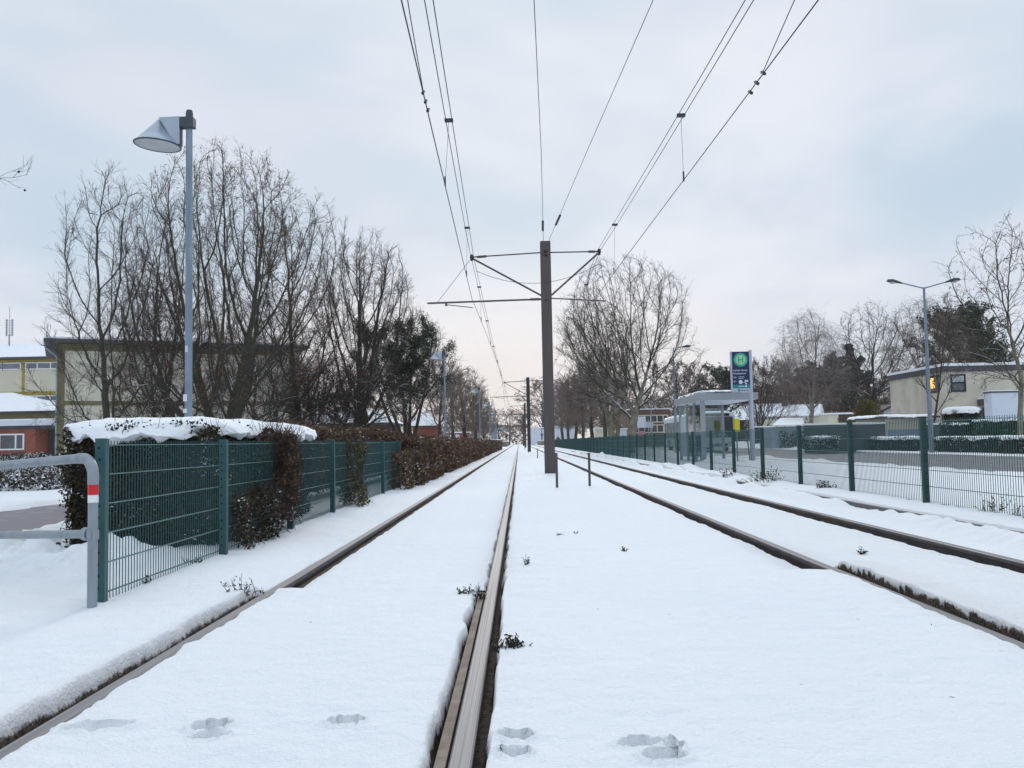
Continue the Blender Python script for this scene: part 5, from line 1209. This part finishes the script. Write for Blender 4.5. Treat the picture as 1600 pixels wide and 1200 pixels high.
p = MB(); p.box(x0, x1, Yb, Yb+1.0, -.2, zt-.1); p.build('wall', MT['whitewall'], t, True)
p = MB(); p.box(x0-.05, x1+.05, Yb-.05, Yb+1.03, zt-.1, zt); p.build('roof_edge', MT['fascia'], t, True)
p = MB(); p.box(x0-.04, x1+.04, Yb-.04, Yb+1.02, zt+.003, zt+.07); p.build('roof_snow', MT['snow'], t, True)
# white annexe with mono pitch roof left of the house
Yb = 76.6; x0, x1 = W(1366, Yb), W(1400, Yb); zl, zh = HZ(650, 1368, Yb), HZ(632, 1395, Yb)
t = thing('white_annexe', 'white annexe with sloping dark edged roof against the beige house', 'building', (x0, Yb, 0))
p = MB(); p.prism([(x0, -.2), (x1, -.2), (x1, zh-.1), (x0, zl-.1)], Yb, Yb+4); p.build('wall', MT['whitewall'], t, True)
p = MB(); p.prism([(x0-.2, zl-.1), (x1, zh-.097), (x1, zh+.08), (x0-.2, zl+.08)], Yb-.2, Yb+4.1); p.build('roof', MT['fascia'], t, True)
# low garage
Yb = 58; x0, x1 = W(1384, Yb), W(1440, Yb); zt = HZ(650, 1410, Yb)
t = thing('low_garage', 'low beige garage with blue grey door and snowy roof', 'garage', (x0, Yb, 0))
p = MB(); p.box(x0, x1, Yb, Yb+5, -.2, zt-.15); p.build('wall', MT['cream'], t, True)
p = MB(); p.box(x0+.15, x1-.1, Yb-.03, Yb-.003, -.1, HZ(671, 1410, Yb)); p.build('door', MT['garagedoor'], t, True)
p = MB(); p.box(W(1370, Yb), W(1467, Yb), Yb-.4, Yb+5.5, zt-.15, zt-.03); p.build('roof', MT['fascia'], t, True)
snowcap(t, np.array([x0, Yb, 0]), W(1368, Yb), W(1470, Yb), Yb-.5, Yb+5.6, zt-.05, .16, 5, .12)
# garden walls
def wall(label, pa, pb, Yw, ptop, m, pm=None):
    x0, x1 = W(pa, Yw), W(pb, Yw); zt = HZ(ptop, (pa+pb)/2, Yw)
    t = thing('garden_wall', label, 'wall', (x0, Yw, 0))
    p = MB(); p.box(x0, x1, Yw, Yw+.25, -.2, zt-.1)
    p.build('wall', MT[m], t, True); p = MB(); p.box(x0-.03, x1+.03, Yw-.04, Yw+.29, zt-.097, zt+.02); p.build('coping_snow', MT['snow'], t, True)
wall('long grey garden wall with snowy coping left of the low garage', 1258, 1384, 57.6, 661, 'greywall')
wall('dark grey garden wall right of the low garage, behind the lamp', 1441, 1512, 56, 661, 'greywall')
wall('dark brown boarded wall left of the white roofed shed', 1178, 1212, 92, 666, 'darkwood')
# shed
Yb = 76; x0, x1 = W(1208, Yb), W(1280, Yb); 
t = thing('white_roofed_shed', 'shed with sloping snow roof and pale trellis wall', 'shed', (x0, Yb, 0))
zl, zh = HZ(664, 1215, Yb), HZ(652, 1250, Yb+3)
p = MB(); p.box(x0, x1, Yb+.3, Yb+3.5, -.2, zl-.15); p.build('wall', MT['shelterpale'], t, True)
p = MB(); p.add([(x0, Yb, zl), (x1-1.2, Yb, zl), (x1, Yb+4, zh), (x0+1.8, Yb+4, zh), (x0, Yb, zl-.1), (x1-1.2, Yb, zl-.1), (x1, Yb+4, zh-.1), (x0+1.8, Yb+4, zh-.1)], [(0, 1, 2, 3), (7, 6, 5, 4), (0, 4, 5, 1), (1, 5, 6, 2), (2, 6, 7, 3), (3, 7, 4, 0)]); p.build('roof', MT['snow'], t, True)
hedge('trellis_shrub', 'frosted climbing shrub against the wall of the white roofed shed', (x0+.6, x1-.3, Yb-.3, Yb+.2, -.05, 1.35), 3500, .07, 'hedgesnow', 'shrub', amp=.15, seed=80, core=False, twigs=300)
# white gabled house
Yb = 128; xg = W(1284, Yb)
t = thing('gabled_house', 'white gabled bungalow with big snowy roof behind the birch', 'house', (xg, Yb, 0), R(-24))
ze, zr = HZ(648, 1270, Yb), HZ(633, 1284, Yb); hw = 2.0; Lh = 9.5
p = MB(); p.add([(-Lh, -hw, -.2), (0, -hw, -.2), (0, hw, -.2), (-Lh, hw, -.2), (-Lh, -hw, ze), (0, -hw, ze), (0, hw, ze), (-Lh, hw, ze), (-Lh, 0, zr), (0, 0, zr)],
        [(0, 1, 5, 4), (1, 2, 6, 9, 5), (2, 3, 7, 6), (3, 0, 4, 8, 7), (0, 3, 2, 1)]); p.build('wall', MT['cream'], t)
p = MB()
for s in (-1, 1):
    dz = (zr-ze)/hw*.35
    p.add([(-Lh-.3, s*(hw+.35), ze-dz), (.3, s*(hw+.35), ze-dz), (.3, 0, zr+.02), (-Lh-.3, 0, zr+.02), (-Lh-.3, s*(hw+.35), ze-dz+.16), (.3, s*(hw+.35), ze-dz+.16), (.3, 0, zr+.18), (-Lh-.3, 0, zr+.18)], [(0, 1, 2, 3), (4, 5, 6, 7), (0, 1, 5, 4), (1, 2, 6, 5), (2, 3, 7, 6), (3, 0, 4, 7)])
ro = p.build('roof', MT['snow'], t)
p = MB(); p.box(-5.2, -4.4, -.3, .3, zr-.2, zr+.7); p.build('chimney', MT['fascia'], ro)
Yb = 120; x0, x1 = W(1296, Yb), W(1345, Yb); zt = HZ(646, 1320, Yb)
t = thing('flat_outbuilding', 'long flat outbuilding with white end behind the grey garden wall', 'building', (x0, Yb, 0))
p = MB(); p.box(x0, x0+1.3, Yb, Yb+4, -.2, zt-.1); p.build('end_wall', MT['cream'], t, True)
p = MB(); p.box(x0+1.3, x1, Yb, Yb+4, -.2, zt-.1); p.build('wall', MT['darkwood'], t, True)
p = MB(); p.box(x0-.2, x1+.2, Yb-.2, Yb+4.2, zt-.097, zt+.12); p.build('roof_snow', MT['snow'], t, True)
# long house with big white roof behind the shelter
Yb = 140; x0, x1 = W(1096, Yb), W(1252, Yb); ze, zr = HZ(656, 1170, Yb), HZ(631, 1170, Yb+6)
t = thing('long_house', 'long dark bungalow with broad snowy roof seen through the shelter', 'house', (x0, Yb, 0))
p = MB(); p.box(x0+.5, x1-.5, Yb+.6, Yb+10, -.2, ze-.15); p.build('wall', MT['darkwood'], t, True)
p = MB(); p.add([(x0, Yb, ze), (x1, Yb, ze), (x1, Yb+6, zr), (x0, Yb+6, zr), (x1, Yb+12, ze), (x0, Yb+12, ze)], [(0, 1, 2, 3), (3, 2, 4, 5), (1, 4, 2), (0, 3, 5), (5, 4, 1, 0)]); p.build('roof', MT['snow'], t, True)
# brick block behind the plane tree
Yb = 132; x0, x1 = W(984, Yb), W(1048, Yb); zt = HZ(640, 1010, Yb)
t = thing('brick_office', 'brown brick block with pale window bands behind the big pale trunked tree', 'building', (x0, Yb, 0))
p = MB(); p.box(x0, x1, Yb, Yb+9, -.2, zt); p.build('wall', MT['brickbrown'], t, True)
p = MB(); p.box(x0-.1, x1+.1, Yb-.1, Yb+9, zt+.003, zt+.15); p.build('roof_snow', MT['snow'], t, True)
for (q0, q1) in ((659, 650), (675, 665)):
    window(t, x0+.4, x1-.4, HZ(q0, 1010, Yb), HZ(q1, 1010, Yb), Yb, [x0+.4+k*.9 for k in range(1, 6)], fr='cream', fw=.14)
for (pa, pb, Yb, ptop, lab, m) in ((868, 902, 175, 665, 'white low building glimpsed between trunks right of the big mast', 'whitewall'), (932, 956, 112, 668, 'pale box shaped container behind the right fence', 'cream'), (968, 980, 112, 669, 'small white cabin between the two pale tree trunks', 'whitewall'), (826, 858, 262, 668, 'distant white building just left of the big mast', 'whitewall')):
    x0, x1 = W(pa, Yb), W(pb, Yb); zt = HZ(ptop, (pa+pb)/2, Yb); t = thing('low_building', lab, 'building', (x0, Yb, 0))
    p = MB(); p.box(x0, x1, Yb, Yb+3, -.2, zt-.15); p.build('wall', MT[m], t, True)
    p = MB(); p.box(x0-.1, x1+.1, Yb-.1, Yb+3.1, zt-.147, zt); p.build('roof_snow', MT['snow'], t, True)

# ------------------------------------------------------------------ tram stop at the far end
for side, x0, x1, lab in ((-1, -5.2, -2.62, 'far concrete tram platform left of the tracks'), (1, 4.7, 7.3, 'far concrete tram platform right of the tracks')):
    t = thing('tram_platform', lab, 'platform', (x0, 190, 0))
    p = MB(); p.box(x0, x1, 188, 236, -.2, 1.0); p.build('wall', MT['concrete'], t, True)
    p = MB(); p.box(x0-.02, x1+.02, 187.9, 236, 1.003, 1.12); p.build('snow_layer', MT['snow'], t, True)
t = thing('tram_stop_canopy', 'blue grey curved canopy at the far tram stop, left', 'canopy', (-5.5, 186, 0))
p = MB()
for (dx, zz, yy) in ((0, 0, 192), (.9, -.55, 189)):
    pts = [(-5.6+dx+u*2.6, 3.1+zz+1.1*math.sin(u*1.6)) for u in np.linspace(0, 1, 7)]; p.prism(pts+[(a, b-.14) for a, b in pts[::-1]], yy, yy+5)
p.build('roof', MT['roofblue'], t, True)
p = MB(); p.box(-5.7, -5.2, 190, 190.4, -.2, 4.6); p.box(-5.19, -4.6, 190.1, 190.3, -.2, 3.9); p.box(-3.3, -3.2, 190, 190.1, 1.1, 3.9); p.build('end_panel', MT['roofblue'], t, True)
t = thing('tram_stop_canopy', 'pale snow topped canopy at the far tram stop, just left of the big mast', 'canopy', (4.9, 190, 0))
p = MB(); p.box(4.7, 7.2, 192, 199, 3.55, 3.75); p.build('roof', MT['shelter'], t, True)
p = MB(); p.box(4.65, 7.25, 191.9, 199, 3.753, 3.9); p.build('roof_snow', MT['snow'], t, True)
p = MB()
for x in (4.9, 7.0):
    for y in (193, 198): p.box(x-.06, x+.06, y-.06, y+.06, 1.1, 3.55)
p.build('posts', MT['shelter'], t, True)

# ------------------------------------------------------------------ bus shelter
sx0, sx1, sy0, sy1 = W(1093, 33.5)+.05, W(1093, 33.5)+2.05, 33.5, 38.4
gz0 = 0.05
zt = HZ(614, 1093, 33.5)
t = thing('bus_shelter', 'grey flat roofed glass bus shelter behind the right fence', 'bus shelter', ((sx0+sx1)/2, (sy0+sy1)/2, gz0))
p = MB(); p.box(sx0-.08, sx1+.12, sy0-.1, sy1+.1, zt-.27, zt-.02); p.build('roof', MT['shelter'], t, True, bevel=.02)
p = MB(); p.box(sx0-.02, sx1+.06, sy0-.04, sy1+.04, zt-.275, zt-.272); p.build('ceiling', MT['signwhite'], t, True)
snowcap(t, np.array([(sx0+sx1)/2, (sy0+sy1)/2, gz0]), sx0-.06, sx1+.1, sy0-.08, sy1+.08, zt-.01, .07, 3, .08)
PW = .055
for i, (x, y) in enumerate(((sx0+.12, sy0+.12), (sx0+.12, sy0+1.7), (sx0+.12, sy0+3.2), (sx0+.12, sy1-.12), (sx1-.12, sy0+.12), (sx1-.12, sy1-.12), (sx0+.95, sy1-.12))):
    w_ = PW if i not in (0,) else .085
    p = MB(); p.box(x-w_, x+w_, y-PW, y+PW, gz0-.1, zt-.27); p.build('post', MT['shelter'], t, True, bevel=.008)
for (y0, y1) in ((sy0+.22, sy0+1.62), (sy0+1.78, sy0+3.12)):
    p = MB(); p.box(sx0+.105, sx0+.117, y0, y1, gz0+.2, zt-.4); p.build('glass_pane', MT['glass'], t, True)
p = MB(); p.box(sx0+.10, sx0+.14, sy0+3.27, sy1-.2, gz0+.2, zt-.75); p.build('info_panel', MT['shelterpale'], t, True)
for (x0, x1) in ((sx0+.2, sx0+.88), (sx0+1.02, sx1-.2)):
    p = MB(); p.box(x0, x1, sy1-.126, sy1-.114, gz0+.2, zt-.4); p.build('glass_pane', MT['glass'], t, True)
p = MB(); p.box(sx0+.2, sx0+.62, sy0+1.2, sy0+3.4, gz0+.45, gz0+.50); p.box(sx0+.35, sx0+.42, sy0+1.5, sy0+1.57, gz0, gz0+.45); p.box(sx0+.35, sx0+.42, sy0+3.0, sy0+3.07, gz0, gz0+.45); p.build('bench', MT['galv'], t, True)
# litter bin / yellow ticket post
p0 = at(1151, 668, 36.5)
t = thing('yellow_ticket_box', 'yellow box on a thin post behind the shelter', 'ticket box', (p0[0], 36.5, gz0))
p = MB(); p.tube([(0, 0, 0), (0, 0, 1.3)], .03, 8); p.build('post', MT['galv'], t); p = MB(); p.box(-.11, .11, -.08, .08, 1.15, 1.68); p.build('box', MT['yellow'], t, bevel=.01)
p0 = at(1088, 667, 40.5)
t = thing('yellow_ticket_box', 'yellow box seen through the left end of the shelter', 'ticket box', (p0[0], 40.5, gz0))
p = MB(); p.tube([(0, 0, 0), (0, 0, 1.3)], .03, 8); p.build('post', MT['galv'], t); p = MB(); p.box(-.14, .14, -.08, .08, 1.25, 1.75); p.build('box', MT['yellow'], t, bevel=.01)

# stop sign mast
Ys = 32.3; pp = at(1178, 722, Ys); H = HZ(547, 1171, Ys)
t = thing('stop_sign', 'tall navy bus stop sign with a round green H emblem', 'sign', (pp[0], Ys, 0.02))
X0, X1 = at(1143, 600, Ys)[0], at(1170, 600, Ys)[0]+.10
X1 = pp[0]-.05; X0 = X1-.66
zb, zs = HZ(613, 1158, Ys), HZ(549, 1158, Ys)
p = MB(); p.tube([(pp[0], Ys, -.05), (pp[0], Ys, H)], .055, 14); p.build('pole', MT['signframe'], t, True, True)
p = MB(); p.box(X0, X0+.055, Ys-.035, Ys+.035, zb, zs); p.box(X0+.055, X1, Ys-.03, Ys+.03, zb, zb+.14); p.build('frame', MT['signframe'], t, True)
p = MB(); p.box(X0+.055, X1, Ys-.028, Ys+.028, zb+.141, zs-.01); p.build('panel', MT['navy'], t, True)
p = MB(); p.box(X0+.056, X1-.001, Ys-.032, Ys-.0285, zb+.142, zb+.27); p.build('teal_stripe', MT['signteal'], t, True)
cx, cz, cr_ = (X0+.055+X1)/2, zs-.30, .245
def disc(m, x, y, z, r, n=28): m.add([(x+r*math.cos(2*math.pi*i/n), y, z+r*math.sin(2*math.pi*i/n)) for i in range(n)]+[(x+r*math.cos(2*math.pi*i/n), y+.004, z+r*math.sin(2*math.pi*i/n)) for i in range(n)], [tuple(range(n))]+[(i, i+n, (i+1) % n+n, (i+1) % n) for i in range(n)])
p = MB(); disc(p, cx, Ys-.034, cz, cr_); p.build('emblem_ring', MT['signgreen'], t, True)
p = MB(); disc(p, cx, Ys-.040, cz, cr_*.72); p.build('emblem_disc', MT['signyellow'], t, True)
p = MB()
for s in (-1, 1): p.box(cx+s*.075-.02, cx+s*.075+.02, Ys-.046, Ys-.041, cz-.105, cz+.105)
p.box(cx-.055, cx+.055, Ys-.0455, Ys-.041, cz-.02, cz+.02); p.build('letter_h', MT['signgreen'], t, True)
def text(s, x, z, h, par, m='signtext', y=Ys-.032, name='lettering'):
    cu = bpy.data.curves.new(name, 'FONT'); cu.body = s; cu.size = h; cu.extrude = .0015; cu.offset = h*.012
    o = bpy.data.objects.new(name, cu); C.objects.link(o); 
    dg = bpy.context.evaluated_depsgraph_get(); me = bpy.data.meshes.new_from_object(o.evaluated_get(dg)); bpy.data.objects.remove(o); bpy.data.curves.remove(cu)
    me.materials.clear(); me.materials.append(MT[m]); o = link(name, me, par, (x-par.location.x, y-par.location.y, z-par.location.z)); o.rotation_euler = (R(90), 0, 0); return o
text('Auf der Horst/', X0+.09, zs-.70, .082, t); text('Schulzentrum', X0+.085, zs-.81, .082, t)
text('410', X0+.08, zs-.95, .075, t); text('Heitlingen', X0+.27, zs-.92, .05, t); text('Garbsen', X0+.27, zs-.98, .05, t)
text('421', X0+.08, zs-1.09, .075, t); text('Horst', X0+.27, zs-1.06, .05, t); text('Berenbostel', X0+.27, zs-1.12, .05, t)
p = MB(); disc(p, cx-.02, Ys-.036, zb+.36, .07, 16); p.box(cx+.12, cx+.24, Ys-.036, Ys-.0285, zb+.37, zb+.43); p.box(cx-.1, cx+.1, Ys-.037, Ys-.0325, zb+.20, zb+.225); p.box(cx+.13, cx+.19, Ys-.037, Ys-.0325, zb+.18, zb+.25)
p.box(cx+.14, cx+.20, Ys-.036, Ys-.0285, zb+.28, zb+.33); p.build('logos', MT['signtext'], t, True)
p = MB(); disc(p, cx-.09, Ys-.036, zb+.07, .045, 14); p.box(cx-.02, cx+.25, Ys-.034, Ys-.0305, zb+.055, zb+.085); p.build('logos', MT['signteal'], t, True)
t = thing('steel_post', 'thin dark post leaning beside the stop sign pole', 'post', (at(1172, 715, 33.2)[0], 33.2, 0.02))
p = MB(); p.tube([(0, 0, 0), (-.08, 0, .95)], .02, 8); p.build('post', MT['mastfar'], t)

# bus
def bus(x, y, label, L_=17.5, W_=2.5, H=2.95):
    t = thing('bus', label, 'bus', (x, y, -.05))
    p = MB(); r = .16; sec = [(-W_/2, .32), (W_/2, .32), (W_/2, H-r), (W_/2-r*.3, H-r*.3), (W_/2-r, H), (-W_/2+r, H), (-W_/2+r*.3, H-r*.3), (-W_/2, H-r)]
    p.prism(sec, 0, L_); p.build('body', MT['buswhite'], t, bevel=.05)
    p = MB(); p.box(-W_/2+.10, W_/2-.10, -.02, .0, 1.05, 2.62); p.build('windscreen', MT['busglass'], t)
    p = MB(); p.box(-.9, .9, -.03, -.0, 2.66, 2.86); p.build('destination_display', MT['rubber'], t)
    p = MB(); p.box(-W_/2-.012, -W_/2-.001, .5, L_-.4, 1.05, 2.45); p.box(W_/2+.001, W_/2+.012, .5, L_-.4, 1.05, 2.45); p.build('side_windows', MT['busglass'], t)
    for s in (-1, 1):
        p = MB(); p.box(s*.95-.17, s*.95+.17, -.04, -.0, .55, .74); p.build('headlight', MT['lampglass'], t)
        p = MB(); p.tube([(s*(W_/2-.05), -.02, 2.5), (s*(W_/2+.18), -.22, 2.35)], .02, 6); p.box(s*(W_/2+.18)-.08, s*(W_/2+.18)+.08, -.27, -.2, 1.95, 2.35); p.build('mirror', MT['rubber'], t)
        for yy in (2.6, L_*.55, L_-2.8):
            p = MB(); p.tube([(s*(W_/2-.28), yy, .48), (s*(W_/2+.02), yy, .48)], .48, 20); w_ = p.build('wheel', MT['rubber'], t); p = MB(); p.tube([(s*(W_/2+.021), yy, .48), (s*(W_/2+.03), yy, .48)], .26, 14); p.build('rim', MT['galv'], w_)
    p = MB(); p.box(-.7, .7, -.035, -.0, .42, .60); p.build('grille', MT['rubber'], t)
    p = MB(); p.tube([(-.75, -.04, 1.06), (-.15, -.05, 1.75)], .014, 6); p.tube([(.75, -.04, 1.06), (.2, -.05, 1.75)], .014, 6); p.build('wiper', MT['signwhite'], t)
    for k in range(int(L_/1.6)): p = MB(); p.box(-W_/2-.016, -W_/2-.0125, 1.6+k*1.6, 1.68+k*1.6, 1.0, 2.5); p.build('window_pillar', MT['buswhite'], t)
    snowcap(t, np.zeros(3), -W_/2+.05, W_/2-.05, .05, L_-.1, H, .12, 9, .2)
    return t
xb = (W(1096, 69)+W(1148, 69))/2
bus(xb, 69, 'white articulated bus with snowy roof and dark windscreen behind the shelter')

# small signs beyond the fence
p0 = at(1003, 690, 82)
t = thing('notice_board', 'white notice board with a pink round sign below, near the big tree trunk', 'sign', (p0[0], 82, 0))
p = MB(); p.tube([(-.3, 0, 0), (-.3, 0, 3.0)], .04, 6); p.tube([(.3, 0, 0), (.3, 0, 3.0)], .04, 6); p.build('post', MT['galv'], t); p = MB(); p.box(-.38, .38, -.06, -.041, 2.0, 3.0); p.build('board', MT['signwhite'], t)
p = MB(); disc(p, 0, -.07, 1.45, .30); p.build('round_plate', MT['pink'], t)
p0 = at(1014, 690, 90)
t = thing('notice_board', 'pale blue board on a post right of the white notice board', 'sign', (p0[0], 90, 0))
p = MB(); p.tube([(0, 0, 0), (0, 0, 2.9)], .05, 6); p.build('post', MT['galv'], t); p = MB(); p.box(-.45, .45, -.07, -.051, 2.1, 2.6); p.build('board', MT['shelterpale'], t)
p0 = at(1365, 690, 46)
t = thing('round_sign', 'round traffic sign seen from the back in front of the grey wall', 'traffic sign', (p0[0], 58.5, 0)); t.location.x = W(1365, 58.5)
p = MB(); p.tube([(0, 0, 0), (0, 0, 1.35)], .03, 8); p.build('post', MT['galv'], t); p = MB(); disc(p, 0, -.05, 1.02, .36); p.build('plate', MT['signframe'], t)

# ------------------------------------------------------------------ people
def person_mat(name, coat, trous, hair):
    m, tt, b = nodes_of(name); n = tt.nodes; l = tt.links
    tcn = n.new('ShaderNodeTexCoord'); s = n.new('ShaderNodeSeparateXYZ'); l.new(tcn.outputs['Object'], s.inputs[0])
    dv = n.new('ShaderNodeMath'); dv.operation = 'DIVIDE'; dv.inputs[1].default_value = 2.0; l.new(s.outputs[2], dv.inputs[0])
    r = n.new('ShaderNodeValToRGB'); r.color_ramp.interpolation = 'CONSTANT'; e = r.color_ramp.elements
    cols = [(0, (.02, .02, .02)), (.04, trous), (.40, coat), (.745, (.45, .28, .21)), (.83, hair)]
    while len(e) < len(cols): e.new(.5)
    for i, (q, c_) in enumerate(cols): e[i].position = q; e[i].color = (*c_, 1)
    l.new(dv.outputs[0], r.inputs[0]); l.new(r.outputs[0], b.inputs['Base Color']); b.inputs['Roughness'].default_value = .85
    return m
def person(x, y, z, label, coat, trous=(.03, .035, .05), hair=(.02, .015, .012), walk=.0, rz=0):
    w = walk
    J = [(0, 0, .95, .14), (0, 0, 1.15, .15), (0, 0, 1.38, .16), (0, 0, 1.50, .07), (0, 0, 1.57, .085), (0, 0, 1.66, .10), (0, 0, 1.74, .07),
         (-.19, 0, 1.42, .075), (-.25, .03, 1.15, .06), (-.24, -.08, .92, .045), (.19, 0, 1.42, .075), (.25, -.03, 1.15, .06), (.24, .08, .92, .045),
         (-.10, 0, .88, .095), (-.11, -w*.5, .50, .07), (-.11, -w*.3, .09, .05), (-.11, -w*.3-.13, .05, .045), (.10, 0, .88, .095), (.11, w*.2, .50, .07), (.11, w*.9, .12, .05), (.11, w*.9-.13, .05, .045)]
    E = [(0, 1), (1, 2), (2, 3), (3, 4), (4, 5), (5, 6), (2, 7), (7, 8), (8, 9), (2, 10), (10, 11), (11, 12), (0, 13), (13, 14), (14, 15), (15, 16), (0, 17), (17, 18), (18, 19), (19, 20)]
    me = bpy.data.meshes.new('person'); me.from_pydata([j[:3] for j in J], E, []); me.materials.append(person_mat('clothes', coat, trous, hair))
    o = link('person', me, None, (x, y, z)); o.rotation_euler.z = rz
    sk = o.modifiers.new('skin', 'SKIN'); 
    for i, j in enumerate(J): v = me.skin_vertices[0].data[i]; v.radius = (j[3], j[3]*.9); v.use_root = i == 0
    su = o.modifiers.new('sub', 'SUBSURF'); su.levels = 1; su.render_levels = 1
    return tag(o, label, 'person')
person(W(688, 69), 69, -.05, 'person in a dark red coat walking behind the hedge left of the second lamp', (.14, .03, .04), walk=.25, rz=.2)
person(W(699.5, 66), 66, -.05, 'person all in black walking behind the hedge right of the second lamp', (.012, .013, .017), walk=.25)
person(W(791.5, 192), 192, 1.12, 'person in dark clothes waiting at the far left platform', (.03, .02, .025))
person(W(847, 194), 194, 1.12, 'person in black waiting at the far right platform beside the big mast', (.015, .015, .02))
person(W(872, 139), 139, .0, 'person in a brown coat on the footway just right of the big mast', (.06, .04, .03), walk=.2)

# ------------------------------------------------------------------ thin winter haze
m_ = MB(); m_.box(-420, 420, -60, 900, -1.6, 40)
hm = bpy.data.materials.new('haze'); hm.use_nodes = True; tt_ = hm.node_tree; tt_.nodes.clear()
ho = tt_.nodes.new('ShaderNodeOutputMaterial'); hv = tt_.nodes.new('ShaderNodeVolumePrincipled'); hv.inputs['Density'].default_value = 0.0003
hv.inputs['Color'].default_value = (0.93, 0.92, 0.95, 1); hv.inputs['Anisotropy'].default_value = 0.2
tt_.links.new(hv.outputs[0], ho.inputs['Volume'])
tag(m_.build('haze', hm), 'thin pale winter haze over the far end of the line', None, None, 'stuff')
